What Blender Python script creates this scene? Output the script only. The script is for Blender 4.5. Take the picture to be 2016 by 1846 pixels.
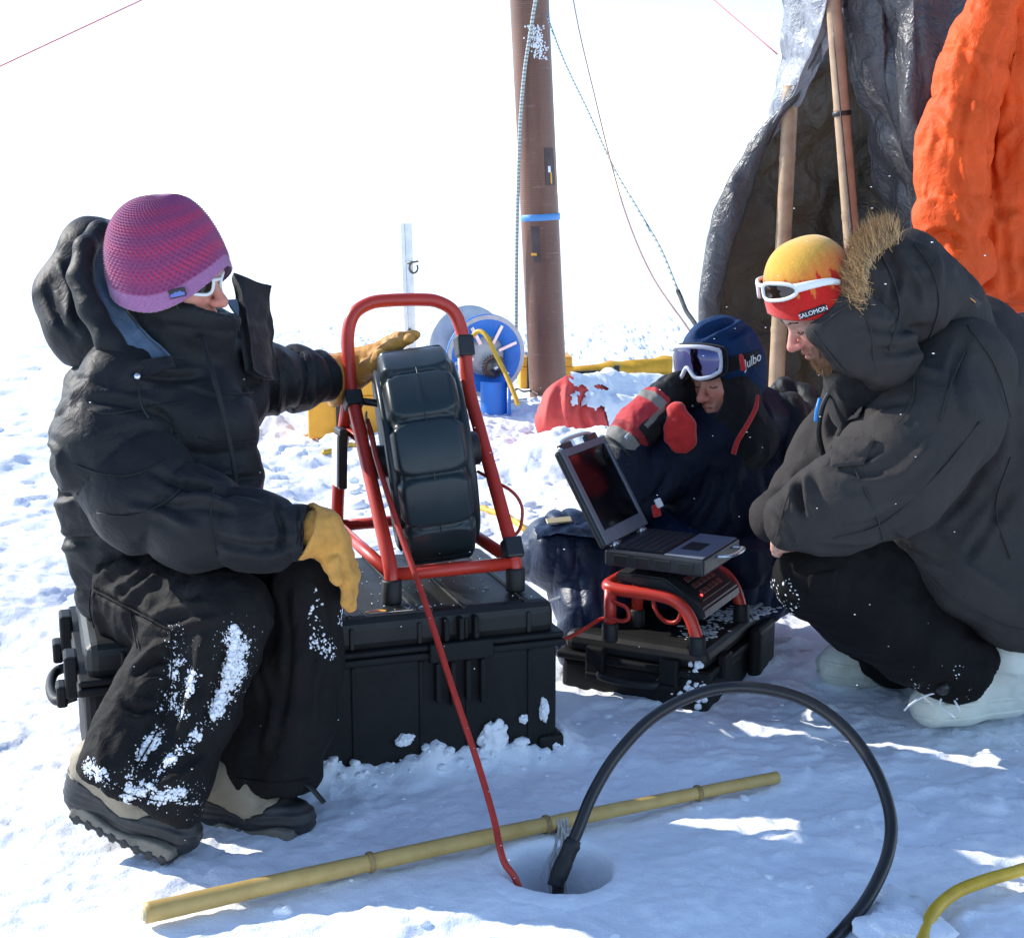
import bpy, bmesh, math, random
import numpy as np
from mathutils import Vector, Matrix
random.seed(7); np.random.seed(7)
R = math.radians
scene = bpy.context.scene
for _o in list(bpy.data.objects): bpy.data.objects.remove(_o)

# ------------------------------------------------------------------ camera
CAM_H = 1.25; PITCH = R(10.9); FPX = 2800.0; PXW, PXH = 2016.0, 1846.0
cd = bpy.data.cameras.new('camera'); cam = bpy.data.objects.new('camera', cd)
scene.collection.objects.link(cam); scene.camera = cam
cam.location = (0, 0, CAM_H); cam.rotation_euler = (R(90) - PITCH, 0, 0)
cd.sensor_fit = 'HORIZONTAL'; cd.sensor_width = 36.0; cd.lens = 36.0 * FPX / PXW
cd.clip_start = 0.05; cd.clip_end = 6000
# ------------------------------------------------------------------ sky, sun, exposure
SUN_AZ = R(-66); SUN_EL = R(31)          # azimuth measured from straight ahead (+Y), negative = left
world = bpy.data.worlds.new('World'); scene.world = world; world.use_nodes = True
wn = world.node_tree; wn.nodes.clear()
sky = wn.nodes.new('ShaderNodeTexSky'); sky.sky_type = 'NISHITA'; sky.sun_disc = False
sky.sun_elevation = SUN_EL; sky.sun_rotation = SUN_AZ; sky.altitude = 2500; sky.air_density = 1.0
sky.dust_density = 0.6; sky.ozone_density = 1.0
bg = wn.nodes.new('ShaderNodeBackground'); bg.inputs[1].default_value = 0.15
wo = wn.nodes.new('ShaderNodeOutputWorld')
wn.links.new(sky.outputs[0], bg.inputs[0]); wn.links.new(bg.outputs[0], wo.inputs[0])
sd = bpy.data.lights.new('sun', 'SUN'); sd.energy = 3.0; sd.angle = R(0.53); sd.color = (1.0, 0.95, 0.87)
sun = bpy.data.objects.new('sun', sd); scene.collection.objects.link(sun)
sdir = Vector((math.sin(SUN_AZ) * math.cos(SUN_EL), math.cos(SUN_AZ) * math.cos(SUN_EL), math.sin(SUN_EL)))
sun.rotation_euler = sdir.to_track_quat('Z', 'Y').to_euler(); sun.location = (-6, 3, 6)
vs = scene.view_settings
vs.view_transform = 'Standard'; vs.look = 'None'; vs.gamma = 1.0; vs.use_curve_mapping = False
vs.exposure = 1.15
scene.render.engine = 'CYCLES'
scene.cycles.max_bounces = 8

# ------------------------------------------------------------------ survey helpers: photo pixels (2016 wide) -> metres
cp, sp = math.cos(PITCH), math.sin(PITCH)
def ray(x, y):
    a = (x - PXW / 2) / FPX; b = (PXH / 2 - y) / FPX
    return a, cp + b * sp, -sp + b * cp
def W(x, y, Y):
    a, b, c = ray(x, y); t = Y / b
    return np.array((a * t, Y, CAM_H + c * t))
def G(x, y, z=0.0):
    a, b, c = ray(x, y); t = (z - CAM_H) / c
    return np.array((a * t, b * t, z))
def MPP(p):                                # metres per photo pixel at a point
    return (p[1] * cp - (p[2] - CAM_H) * sp) / FPX

# ------------------------------------------------------------------ noise
_rs = np.random.RandomState(11)
_perm = _rs.permutation(512); _perm = np.concatenate([_perm, _perm, _perm])
_grad = _rs.normal(size=(512, 3)); _grad /= np.linalg.norm(_grad, axis=1)[:, None]; _grad = _grad.astype(np.float32)
def pn(P, seed=0):
    P = np.asarray(P, np.float32) + np.float32(seed * 17.31)
    I = np.floor(P).astype(np.int64); F = P - I; I &= 511
    U = F * F * F * (F * (F * 6 - 15) + 10)
    out = 0
    for dx in (0, 1):
        for dy in (0, 1):
            for dz in (0, 1):
                h = _perm[(_perm[(_perm[(I[:, 0] + dx) & 511] + I[:, 1] + dy) & 511] + I[:, 2] + dz) & 511]
                g = _grad[h]
                d = g[:, 0] * (F[:, 0] - dx) + g[:, 1] * (F[:, 1] - dy) + g[:, 2] * (F[:, 2] - dz)
                w = (U[:, 0] if dx else 1 - U[:, 0]) * (U[:, 1] if dy else 1 - U[:, 1]) * (U[:, 2] if dz else 1 - U[:, 2])
                out = out + d * w
    return out * 1.6
def fbm(P, o=3, seed=0):
    s = 0; a = 1.0
    for i in range(o): s = s + a * pn(P * (2.03 ** i), seed + i); a *= 0.5
    return s
def smooth(e0, e1, x):
    t = np.clip((x - e0) / (e1 - e0), 0, 1); return t * t * (3 - 2 * t)

# ------------------------------------------------------------------ objects and meshes
COL = scene.collection
ROOT = {}                                   # world offset of each thing
def tag(o, label=None, cat=None, group=None, kind=None):
    if label: o['label'] = label
    if cat: o['category'] = cat
    if group: o['group'] = group
    if kind: o['kind'] = kind
    return o
def thing(name, loc, label, cat, group=None):
    o = bpy.data.objects.new(name, None); COL.objects.link(o)
    o.location = [float(v) for v in loc]; o.empty_display_size = 0.1
    ROOT[o.name] = np.array(loc, float)
    return tag(o, label, cat, group)
def mk(name, V, F, mat, parent=None, smooth_=True, loc=None):
    """one mesh object; V in world metres"""
    V = np.asarray(V, float)
    off = ROOT[parent.name] if parent is not None else (np.array(loc, float) if loc is not None else np.zeros(3))
    me = bpy.data.meshes.new(name)
    if isinstance(F, np.ndarray):
        k = F.shape[1]; nf = len(F)
        me.vertices.add(len(V)); me.vertices.foreach_set('co', (V - off).astype(np.float32).ravel())
        me.loops.add(nf * k); me.loops.foreach_set('vertex_index', F.astype(np.int32).ravel())
        me.polygons.add(nf); me.polygons.foreach_set('loop_start', (np.arange(nf) * k).astype(np.int32)); me.update(calc_edges=True)
    else: me.from_pydata((V - off).tolist(), [], F)
    if smooth_: me.polygons.foreach_set('use_smooth', np.ones(len(me.polygons), bool))
    me.update()
    o = bpy.data.objects.new(name, me); COL.objects.link(o)
    if mat is not None: me.materials.append(mat)
    ROOT[o.name] = off
    if parent is not None:
        o.parent = parent
    else: o.location = [float(v) for v in off]
    return o
def from_bm(name, bm, mat, parent=None, smooth_=False, loc=None, M=None):
    if M is not None: bm.transform(M)
    bmesh.ops.recalc_face_normals(bm, faces=bm.faces)
    V = np.array([v.co[:] for v in bm.verts]); bm.verts.index_update()
    F = [[v.index for v in f.verts] for f in bm.faces]; bm.free()
    return mk(name, V, F, mat, parent, smooth_, loc)
class MB:                                    # mesh collector
    def __init__(s): s.V = []; s.F = []; s.n = 0
    def add(s, V, F):
        V = np.asarray(V, float); n = s.n
        s.V.append(V); s.F += [[i + n for i in f] for f in (F.tolist() if isinstance(F, np.ndarray) else F)]; s.n += len(V); return s
    def out(s, name, mat, parent=None, smooth_=True, loc=None): return mk(name, np.concatenate(s.V), s.F, mat, parent, smooth_, loc)
def frame_M(o, x, y, z):
    return Matrix(((x[0], y[0], z[0], o[0]), (x[1], y[1], z[1], o[1]), (x[2], y[2], z[2], o[2]), (0, 0, 0, 1)))
def bbox(x0, x1, y0, y1, z0, z1, bev=0.0, seg=2):
    bm = bmesh.new(); bmesh.ops.create_cube(bm, size=1)
    bm.transform(Matrix.Translation(((x0 + x1) / 2, (y0 + y1) / 2, (z0 + z1) / 2)) @ Matrix.Diagonal((x1 - x0, y1 - y0, z1 - z0, 1)))
    if bev > 0: bmesh.ops.bevel(bm, geom=bm.edges[:], offset=bev, segments=seg, affect='EDGES', profile=0.5)
    return bm
def bm_vf(bm, M=None):
    if M is not None: bm.transform(M)
    bmesh.ops.recalc_face_normals(bm, faces=bm.faces); bm.verts.index_update()
    V = np.array([v.co[:] for v in bm.verts]); F = [[v.index for v in f.verts] for f in bm.faces]; bm.free(); return V, F
def catmull(P, n=8):
    P = np.asarray(P, float); Q = np.vstack([2 * P[0] - P[1], P, 2 * P[-1] - P[-2]]); out = []
    for i in range(1, len(Q) - 2):
        p0, p1, p2, p3 = Q[i - 1:i + 3]
        for k in range(n):
            t = k / n
            out.append(0.5 * (2 * p1 + (p2 - p0) * t + (2 * p0 - 5 * p1 + 4 * p2 - p3) * t * t + (3 * p1 - p0 - 3 * p2 + p3) * t ** 3))
    out.append(Q[-2]); return np.array(out)
def tube(P, r, seg=10, caps=True, flat=None):
    """tube along polyline; r scalar or array; flat=(a,b) multiplies the two radii"""
    P = np.asarray(P, float); n = len(P); r = np.broadcast_to(np.asarray(r, float), (n,))
    T = np.gradient(P, axis=0); T /= np.linalg.norm(T, axis=1)[:, None] + 1e-12
    up = np.array((0, 0, 1.0)) if abs(T[0][2]) < 0.9 else np.array((1.0, 0, 0))
    N = np.cross(T[0], up); N /= np.linalg.norm(N); V = []
    fa, fb = flat or (1, 1)
    for i in range(n):
        N = N - T[i] * N.dot(T[i]); N /= np.linalg.norm(N); B = np.cross(T[i], N)
        a = np.arange(seg) * 2 * math.pi / seg
        V.append(P[i] + r[i] * (fa * np.cos(a)[:, None] * N + fb * np.sin(a)[:, None] * B))
    V = np.concatenate(V); F = []
    for i in range(n - 1):
        for k in range(seg):
            k2 = (k + 1) % seg; F.append([i * seg + k, i * seg + k2, (i + 1) * seg + k2, (i + 1) * seg + k])
    if caps: F.append(list(range(seg))[::-1]); F.append([(n - 1) * seg + k for k in range(seg)])
    return V, F
def grid_faces(nu, nv, closed=False):
    F = []
    for j in range(nv - 1):
        for i in range(nu if closed else nu - 1):
            i2 = (i + 1) % nu; F.append([j * nu + i, j * nu + i2, (j + 1) * nu + i2, (j + 1) * nu + i])
    return F
def lathe(prof, o, ax, seg=48):
    """prof: list of (r, h) along axis ax from o"""
    ax = np.array(ax, float); ax /= np.linalg.norm(ax); t = np.array((0, 0, 1.0)) if abs(ax[2]) < .9 else np.array((1., 0, 0))
    a = np.cross(ax, t); a /= np.linalg.norm(a); b = np.cross(ax, a); V = []
    an = np.arange(seg) * 2 * math.pi / seg
    for r, h in prof: V.append(np.array(o) + ax * h + r * (np.cos(an)[:, None] * a + np.sin(an)[:, None] * b))
    return np.concatenate(V), grid_faces(seg, len(prof), True)
def colattr(o, name, C):
    """per-point colour of the thing's own pattern"""
    a = o.data.color_attributes.new(name, 'FLOAT_COLOR', 'POINT')
    C = np.c_[C, np.ones(len(C))].astype(np.float32); a.data.foreach_set('color', C.ravel())
def vnormals(V, F):
    me = bpy.data.meshes.new('tmp'); me.from_pydata(V.tolist(), [], F.tolist() if isinstance(F, np.ndarray) else F); me.update()
    N = np.zeros(len(V) * 3, np.float32); me.vertex_normals.foreach_get('vector', N); bpy.data.meshes.remove(me)
    return N.reshape(-1, 3)

# ------------------------------------------------------------------ implicit bodies: one continuous skin per garment / body
def unit(v): v = np.array(v, float); return v / np.linalg.norm(v)
def cap(a, b, r0, r1=None):
    a = np.array(a, np.float32); b = np.array(b, np.float32); r1 = r0 if r1 is None else r1
    ba = b - a; L = max(float(ba @ ba), 1e-9)
    def f(P):
        t = np.clip(((P - a) @ ba) / L, 0, 1); return np.linalg.norm(P - a - t[:, None] * ba, axis=1) - (r0 + (r1 - r0) * t)
    return f
def ell(c, r, Rm=None):
    c = np.array(c, np.float32); r = np.array(r, np.float32); Rm = np.eye(3) if Rm is None else np.array(Rm); Rm = Rm.astype(np.float32)
    def f(P):
        Q = (P - c) @ Rm; k0 = np.linalg.norm(Q / r, axis=1); k1 = np.linalg.norm(Q / (r * r), axis=1)
        return k0 * (k0 - 1) / np.maximum(k1, 1e-6)
    return f
def rbox(c, h, r, Rm=None):
    c = np.array(c, np.float32); h = np.array(h, np.float32); Rm = np.eye(3) if Rm is None else np.array(Rm); Rm = Rm.astype(np.float32)
    def f(P):
        q = np.abs((P - c) @ Rm) - (h - r)
        return np.linalg.norm(np.maximum(q, 0), axis=1) + np.minimum(q.max(axis=1), 0) - r
    return f
def smin(a, b, k):
    h = np.maximum(k - np.abs(a - b), 0) / k; return np.minimum(a, b) - h * h * k * 0.25
def union(fs, k):
    def f(P):
        d = fs[0](P)
        for g in fs[1:]: d = smin(d, g(P), k)
        return d
    return f
def cut(f, g, k=0.01):
    return lambda P: -smin(-f(P), g(P), k)
def plane_cut(f, p, n, k=0.006):             # keep the side that n points away from
    p = np.array(p, np.float32); n = unit(n).astype(np.float32)
    return lambda P: -smin(-f(P), -((P - p) @ n), k)
def px_chain(pts):                           # [(x,y,Y,rpx)...] in photo pixels -> capsules
    Q = [(W(x, y, Y), r) for x, y, Y, r in pts]; out = []
    for (p, r), (q, s) in zip(Q, Q[1:]): out.append(cap(p, q, r * MPP(p), s * MPP(q)))
    return out
def pts3(pts): return [W(*p[:3]) for p in pts]
def surfnet(f, lo, hi, h):
    lo = np.array(lo, float); hi = np.array(hi, float); B = 4
    n = (np.ceil((hi - lo) / h / B).astype(int)) * B + 1
    nb = (n - 1) // B
    cx = [lo[i] + (np.arange(nb[i]) + .5) * B * h for i in range(3)]
    C = np.stack(np.meshgrid(*cx, indexing='ij'), -1).reshape(-1, 3).astype(np.float32)
    dc = f(C); act = np.abs(dc) < B * h * 1.25
    full = np.repeat(np.repeat(np.repeat(dc.reshape(nb), B, 0), B, 1), B, 2)
    val = np.full(n, 1.0, np.float32); val[:-1, :-1, :-1] = full
    mask = np.zeros(n, bool)
    am = np.repeat(np.repeat(np.repeat(act.reshape(nb), B, 0), B, 1), B, 2)
    mask[:-1, :-1, :-1] |= am; mask[1:, :-1, :-1] |= am; mask[:-1, 1:, :-1] |= am; mask[:-1, :-1, 1:] |= am
    mask[1:, 1:, :-1] |= am; mask[1:, :-1, 1:] |= am; mask[:-1, 1:, 1:] |= am; mask[1:, 1:, 1:] |= am
    idx = np.argwhere(mask); P = (lo + idx * h).astype(np.float32)
    val[mask] = np.concatenate([f(p) for p in np.array_split(P, max(1, len(P) // 400000))])
    for ax in range(3):
        s = [slice(None)] * 3; s[ax] = 0; val[tuple(s)] = np.maximum(val[tuple(s)], 1e-4); s[ax] = -1; val[tuple(s)] = np.maximum(val[tuple(s)], 1e-4)
    ins = val < 0; m = n - 1
    cnt = np.zeros(m, np.uint8)
    for a in (0, 1):
        for b in (0, 1):
            for c in (0, 1): cnt += ins[a:a + m[0], b:b + m[1], c:c + m[2]]
    cells = np.argwhere((cnt > 0) & (cnt < 8)); vid = np.full(m, -1, np.int64); vid[tuple(cells.T)] = np.arange(len(cells))
    acc = np.zeros((len(cells), 3)); num = np.zeros(len(cells))
    for ax in range(3):
        o1, o2 = [i for i in range(3) if i != ax]
        for a in (0, 1):
            for b in (0, 1):
                c0 = cells.copy(); c0[:, o1] += a; c0[:, o2] += b; c1 = c0.copy(); c1[:, ax] += 1
                v0 = val[tuple(c0.T)]; v1 = val[tuple(c1.T)]; x = (v0 < 0) != (v1 < 0)
                t = v0[x] / (v0[x] - v1[x]); pt = c0[x].astype(float); pt[:, ax] += t
                acc[x] += pt; num[x] += 1
    V = lo + acc / num[:, None] * h
    Fs = []
    for ax in range(3):
        o1, o2 = (ax + 1) % 3, (ax + 2) % 3
        s0 = [slice(None)] * 3; s1 = [slice(None)] * 3; s0[ax] = slice(0, -1); s1[ax] = slice(1, None)
        A = ins[tuple(s0)]; Bv = ins[tuple(s1)]; e = np.argwhere(A != Bv)
        ok = (e[:, o1] > 0) & (e[:, o2] > 0) & (e[:, o1] < m[o1]) & (e[:, o2] < m[o2]); e = e[ok]
        fl = A[tuple(e.T)]
        def cid(d1, d2):
            q = e.copy(); q[:, o1] -= d1; q[:, o2] -= d2; return vid[tuple(q.T)]
        q = np.stack([cid(1, 1), cid(0, 1), cid(0, 0), cid(1, 0)], 1); q[~fl] = q[~fl][:, ::-1]; Fs.append(q)
    return V, np.concatenate(Fs)
def pxx(V):
    V = np.asarray(V); d = V[:, 1] * cp - (V[:, 2] - CAM_H) * sp
    return PXW / 2 + FPX * V[:, 0] / d, PXH / 2 - FPX * (V[:, 1] * sp + (V[:, 2] - CAM_H) * cp) / d
def folds(P, N, lst):
    """surveyed creases: ridges (+) and valleys (-) along traced curves on the side that faces the viewer"""
    X, Y = pxx(P); out = np.zeros(len(P)); face = smooth(.0, .35, -N[:, 1])
    for pts, amp, w in lst:
        c = catmull(np.array([(a, b, 0) for a, b in pts], float), 6)[:, :2]; best = np.full(len(P), 1e9); tt = np.zeros(len(P)); n = len(c) - 1
        for i, (a, b) in enumerate(zip(c, c[1:])):
            ba = b - a; L = ba @ ba + 1e-9; t = np.clip(((X - a[0]) * ba[0] + (Y - a[1]) * ba[1]) / L, 0, 1); d = np.hypot(X - a[0] - t * ba[0], Y - a[1] - t * ba[1]); m = d < best; best[m] = d[m]; tt[m] = (i + t[m]) / n
        taper = np.clip(np.minimum(tt, 1 - tt) * 4 + .25, 0, 1)
        out += amp * taper * (np.exp(-(best / w) ** 2) - .35 * np.exp(-((best - 2.0 * w) / (1.1 * w)) ** 2))
    return out * face
def surf_line(name, pts, V, m, parent, r=.0016, lift=.0, n=8):
    """a sewn seam laid on the visible face of a garment"""
    c = catmull(np.array([(a, b, 0) for a, b in pts], float), n)[:, :2]; X, Y = pxx(V); d = V[:, 1]; out = []
    for a, b in c:
        q = np.hypot(X - a, Y - b); k = np.where(q < 9)[0]
        if len(k) == 0: continue
        k = k[np.argsort(d[k])[:3]]; out.append(W(a, b, d[k].mean() - lift))
    if len(out) < 4: return None
    P = np.array(out)
    for _ in range(2): P[1:-1] = .25 * P[:-2] + .5 * P[1:-1] + .25 * P[2:]
    return mk(name, *tube(P, r, 6), m, parent)
def auto_bounds(pts, pad): P = np.array(pts); return P.min(0) - pad, P.max(0) + pad
def body(name, fs, k, lo, hi, h, mat, parent, disp=None, post=None, color=None, iters=1):
    f = fs if callable(fs) else union(fs, k)
    V, F = surfnet(f, lo, hi, h)
    # light relaxing
    E = np.concatenate([F[:, [0, 1]], F[:, [1, 2]], F[:, [2, 3]], F[:, [3, 0]]])
    for _ in range(iters):
        S = np.zeros_like(V); c = np.bincount(E[:, 0], minlength=len(V)).astype(float)
        for d in range(3): S[:, d] = np.bincount(E[:, 0], V[E[:, 1], d], minlength=len(V))
        V = V * .5 + .5 * S / np.maximum(c, 1)[:, None]
    if disp is not None:
        N = vnormals(V, F); V = V + N * disp(V.astype(np.float32), N)[:, None]
    o = mk(name, V, F, mat, parent)
    if color is not None: colattr(o, 'pattern', color(V, vnormals(V, F)))
    return o, V, F
def chain_param(P, pts):
    """distance and arc length of the nearest point on a polyline"""
    pts = np.asarray(pts, np.float32); best = np.full(len(P), 1e9, np.float32); s = np.zeros(len(P), np.float32); acc = 0.0
    for a, b in zip(pts, pts[1:]):
        ba = b - a; L = float(np.linalg.norm(ba)); t = np.clip(((P - a) @ ba) / (L * L), 0, 1)
        d = np.linalg.norm(P - a - t[:, None] * ba, axis=1); m = d < best; best[m] = d[m]; s[m] = acc + t[m] * L; acc += L
    return best, s
def creases(P, scale, amp, seed=0, stretch=(1, 1, 1), sharp=1.0):
    """soft cloth folds: ridged noise, long along the less-scaled axis, domain-warped"""
    Q = P * np.array(stretch, np.float32) * scale
    wv = np.stack([pn(Q * .7, seed + 5), pn(Q * .7, seed + 6), pn(Q * .7, seed + 7)], 1)
    r = 1 - np.abs(pn(Q + .6 * wv, seed)) * 2.2
    return amp * (np.clip(r, -1, 1) ** 3 if sharp > 1 else r) + amp * .5 * pn(Q * 2.3, seed + 2)
# ------------------------------------------------------------------ materials (all procedural)
def nodes(name):
    m = bpy.data.materials.new(name); m.use_nodes = True; nt = m.node_tree
    return m, nt, nt.nodes['Principled BSDF']
def N_(nt, t, **kw):
    n = nt.nodes.new(t)
    for k, v in kw.items():
        if k.startswith('i_'): n.inputs[k[2:].replace('_', ' ')].default_value = v
        else: setattr(n, k, v)
    return n
def noise_node(nt, scale, detail=4, rough=.55, coord='Object', vec=None, stretch=None):
    tc = nt.nodes.new('ShaderNodeTexCoord'); src = tc.outputs[coord]
    if stretch is not None:
        mp = nt.nodes.new('ShaderNodeMapping'); mp.inputs['Scale'].default_value = stretch; nt.links.new(src, mp.inputs[0]); src = mp.outputs[0]
    n = nt.nodes.new('ShaderNodeTexNoise'); n.inputs['Scale'].default_value = scale; n.inputs['Detail'].default_value = detail
    n.inputs['Roughness'].default_value = rough; nt.links.new(src, n.inputs['Vector']); return n
def ramp(nt, fac, stops):
    r = nt.nodes.new('ShaderNodeValToRGB'); e = r.color_ramp.elements
    while len(e) < len(stops): e.new(0.5)
    for el, (p, c) in zip(e, stops): el.position = p; el.color = (*c, 1) if len(c) == 3 else c
    nt.links.new(fac, r.inputs[0]); return r
def bump(nt, h, strength, dist=0.01, prev=None):
    b = nt.nodes.new('ShaderNodeBump'); b.inputs['Strength'].default_value = strength; b.inputs['Distance'].default_value = dist
    nt.links.new(h, b.inputs['Height'])
    if prev is not None: nt.links.new(prev.outputs[0], b.inputs['Normal'])
    return b
def mat(name, c, rough=.6, var=.18, vscale=9, metal=0, spec=.5, bs=None, bst=.3, bdist=.004, sheen=0, coat=0, bstretch=None, rvar=.12, stretch=None):
    m, nt, p = nodes(name); c = np.array(c, float)
    n = noise_node(nt, vscale, 5, .6, stretch=stretch)
    r = ramp(nt, n.outputs['Fac'], [(.28, tuple(c * (1 - var))), (.72, tuple(np.minimum(c * (1 + var), 1)))])
    nt.links.new(r.outputs[0], p.inputs['Base Color'])
    p.inputs['Metallic'].default_value = metal; p.inputs['Specular IOR Level'].default_value = spec
    n2 = noise_node(nt, vscale * 2.7, 4, .6)
    mr = N_(nt, 'ShaderNodeMapRange'); mr.inputs['To Min'].default_value = max(rough - rvar, .02); mr.inputs['To Max'].default_value = min(rough + rvar, 1)
    nt.links.new(n2.outputs['Fac'], mr.inputs['Value']); nt.links.new(mr.outputs[0], p.inputs['Roughness'])
    if bs:
        nb = noise_node(nt, bs, 5, .6, stretch=bstretch); b = bump(nt, nb.outputs['Fac'], bst, bdist); nt.links.new(b.outputs[0], p.inputs['Normal'])
    if sheen: p.inputs['Sheen Weight'].default_value = sheen; p.inputs['Sheen Roughness'].default_value = .5
    if coat: p.inputs['Coat Weight'].default_value = coat; p.inputs['Coat Roughness'].default_value = .15
    return m
def mat_attr(name, rough=.7, spec=.4, bs=None, bst=.3, bdist=.003, var=.15, vscale=60, sheen=0, sss=0, sss_r=(.01, .004, .002), bstretch=None):
    """base colour = the 'pattern' point attribute, broken up by noise"""
    m, nt, p = nodes(name)
    at = N_(nt, 'ShaderNodeAttribute', attribute_name='pattern')
    n = noise_node(nt, vscale, 4, .6); r = ramp(nt, n.outputs['Fac'], [(.25, (1 - var,) * 3), (.75, (1 + 0 * var,) * 3)])
    mx = N_(nt, 'ShaderNodeMix', data_type='RGBA', blend_type='MULTIPLY'); mx.inputs['Factor'].default_value = 1
    nt.links.new(at.outputs['Color'], mx.inputs[6]); nt.links.new(r.outputs[0], mx.inputs[7]); nt.links.new(mx.outputs[2], p.inputs['Base Color'])
    p.inputs['Roughness'].default_value = rough; p.inputs['Specular IOR Level'].default_value = spec
    if bs:
        nb = noise_node(nt, bs, 5, .6, stretch=bstretch); b = bump(nt, nb.outputs['Fac'], bst, bdist); nt.links.new(b.outputs[0], p.inputs['Normal'])
    if sheen: p.inputs['Sheen Weight'].default_value = sheen
    if sss:
        p.inputs['Subsurface Weight'].default_value = sss; p.inputs['Subsurface Radius'].default_value = (1, .4, .25); p.inputs['Subsurface Scale'].default_value = .006
    return m
def snow_mat(name, fine=220, st=.35, tint=(.9, .92, .95)):
    m, nt, p = nodes(name)
    n = noise_node(nt, 3.0, 6, .6); r = ramp(nt, n.outputs['Fac'], [(.3, (tint[0] * .95, tint[1] * .955, tint[2] * .97)), (.7, tint)])
    nt.links.new(r.outputs[0], p.inputs['Base Color']); p.inputs['Roughness'].default_value = .7; p.inputs['Specular IOR Level'].default_value = .25
    a = noise_node(nt, 38, 5, .65); b = noise_node(nt, fine, 4, .7)
    b1 = bump(nt, a.outputs['Fac'], .45, .012); b2 = bump(nt, b.outputs['Fac'], st, .004, b1); nt.links.new(b2.outputs[0], p.inputs['Normal'])
    return m
def nylon(name, c, rough=.5, spec=.2, wr=8, st=.5, var=.15, sheen=.0, weave=700, stretch=(1, 1, 1)):
    """garment cloth: sharp ridged creases, softer crinkle, fine weave"""
    m, nt, p = nodes(name); c = np.array(c, float)
    n = noise_node(nt, 7, 4, .6); r = ramp(nt, n.outputs['Fac'], [(.3, tuple(c * (1 - var))), (.7, tuple(c * (1 + var)))])
    nt.links.new(r.outputs[0], p.inputs['Base Color']); p.inputs['Roughness'].default_value = rough; p.inputs['Specular IOR Level'].default_value = spec
    g = noise_node(nt, wr, 3, .5, stretch=stretch); g.noise_type = 'RIDGED_MULTIFRACTAL'; g.inputs['Distortion'].default_value = .8; g.inputs['Lacunarity'].default_value = 2.2
    a = noise_node(nt, wr * 4.5, 3, .55); a.inputs['Distortion'].default_value = 1.0
    b = noise_node(nt, weave, 2, .5); b0 = bump(nt, g.outputs['Fac'], min(1, st * 1.5), .014); b1 = bump(nt, a.outputs['Fac'], st * .9, .010, b0); b2 = bump(nt, b.outputs['Fac'], .15, .002, b1)
    nt.links.new(b2.outputs[0], p.inputs['Normal'])
    if sheen: p.inputs['Sheen Weight'].default_value = sheen
    return m
M = {}
M['snow'] = snow_mat('snow'); M['snow_clump'] = snow_mat('snow_clump', 160, .5)
M['case'] = mat('case_plastic', (.009, .0092, .0095), .55, .25, 14, spec=.22, bs=420, bst=.35, bdist=.002)
M['case_lid'] = mat('case_lid_plastic', (.016, .016, .0155), .45, .3, 6, spec=.3, bs=300, bst=.3, bdist=.002)
M['rubber'] = mat('black_rubber', (.012, .012, .013), .55, .2, 30, spec=.4, bs=200, bst=.2)
M['red_paint'] = mat('red_paint', (.52, .035, .018), .38, .12, 12, spec=.45, bs=180, bst=.06, coat=.15)
M['red_cable'] = mat('red_cable', (.42, .03, .018), .42, .2, 30, spec=.45, bs=160, bst=.1)
M['drum'] = mat('drum_plastic', (.016, .026, .030), .36, .2, 10, spec=.38, bs=260, bst=.12, bdist=.002)
M['bamboo'] = None
M['hose'] = mat('black_hose', (.012, .011, .011), .34, .3, 20, spec=.5, bs=150, bst=.12)
M['yellow_hose'] = mat('yellow_hose', (.62, .38, .02), .42, .2, 20, bs=120, bst=.15)
M['yellow_case'] = mat('yellow_plastic', (.78, .36, .02), .45, .1, 12, bs=150, bst=.1)
M['black'] = mat('black_plastic', (.012, .012, .013), .42, .2, 30)
M['steel'] = mat('galvanised_steel', (.55, .57, .6), .38, .15, 22, metal=.9, bs=90, bst=.1)
M['alu'] = mat('aluminium', (.72, .74, .76), .33, .12, 18, metal=.85)
M['dark_steel'] = mat('dark_steel', (.12, .11, .1), .4, .3, 40, metal=.8, bs=120, bst=.2)
M['blue_plastic'] = mat('blue_plastic', (.02, .18, .62), .45, .15, 10, bs=100, bst=.1)
M['grey_paint'] = mat('grey_paint', (.48, .5, .51), .5, .15, 15)
M['red_canvas'] = mat('red_canvas', (.62, .07, .06), .75, .2, 16, bs=260, bst=.3)
M['yellow_canvas'] = mat('yellow_canvas', (.68, .36, .02), .6, .2, 16, bs=60, bst=.4)
M['white_rope'] = None
M['laptop'] = mat('laptop_shell', (.03, .031, .034), .4, .2, 25, spec=.45, bs=300, bst=.1)
M['laptop_bezel'] = mat('laptop_magnesium', (.16, .17, .2), .38, .12, 20, metal=.3)
M['touchpad'] = mat('touchpad_grey', (.17, .19, .24), .45, .1, 20)
M['screen'] = mat('dark_screen', (.004, .004, .005), .12, .1, 8, spec=.6, rvar=.03)
M['w_jacket'] = nylon('black_down_nylon', (.0125, .013, .0145), .54, .19, 8, .34, sheen=.04)
M['w_lining'] = nylon('slate_lining', (.10, .145, .21), .7, .2, 12, .4)
M['w_trousers'] = nylon('black_shell_trousers', (.010, .0095, .0095), .75, .15, 7, .5, stretch=(1.3, 1, .6))
M['m_parka'] = nylon('charcoal_parka_cloth', (.044, .040, .038), .85, .10, 5, .5)
M['m_trousers'] = nylon('black_trousers', (.0075, .0072, .007), .8, .12, 7, .4)
M['navy'] = nylon('navy_shell', (.006, .009, .022), .6, .2, 8, .45)
M['navy_quilt'] = nylon('navy_quilted_nylon', (.010, .021, .055), .42, .35, 10, .35)
M['blue_hood'] = nylon('blue_shell', (.006, .028, .088), .7, .15, 9, .5, stretch=(1, 1, .5))
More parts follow.
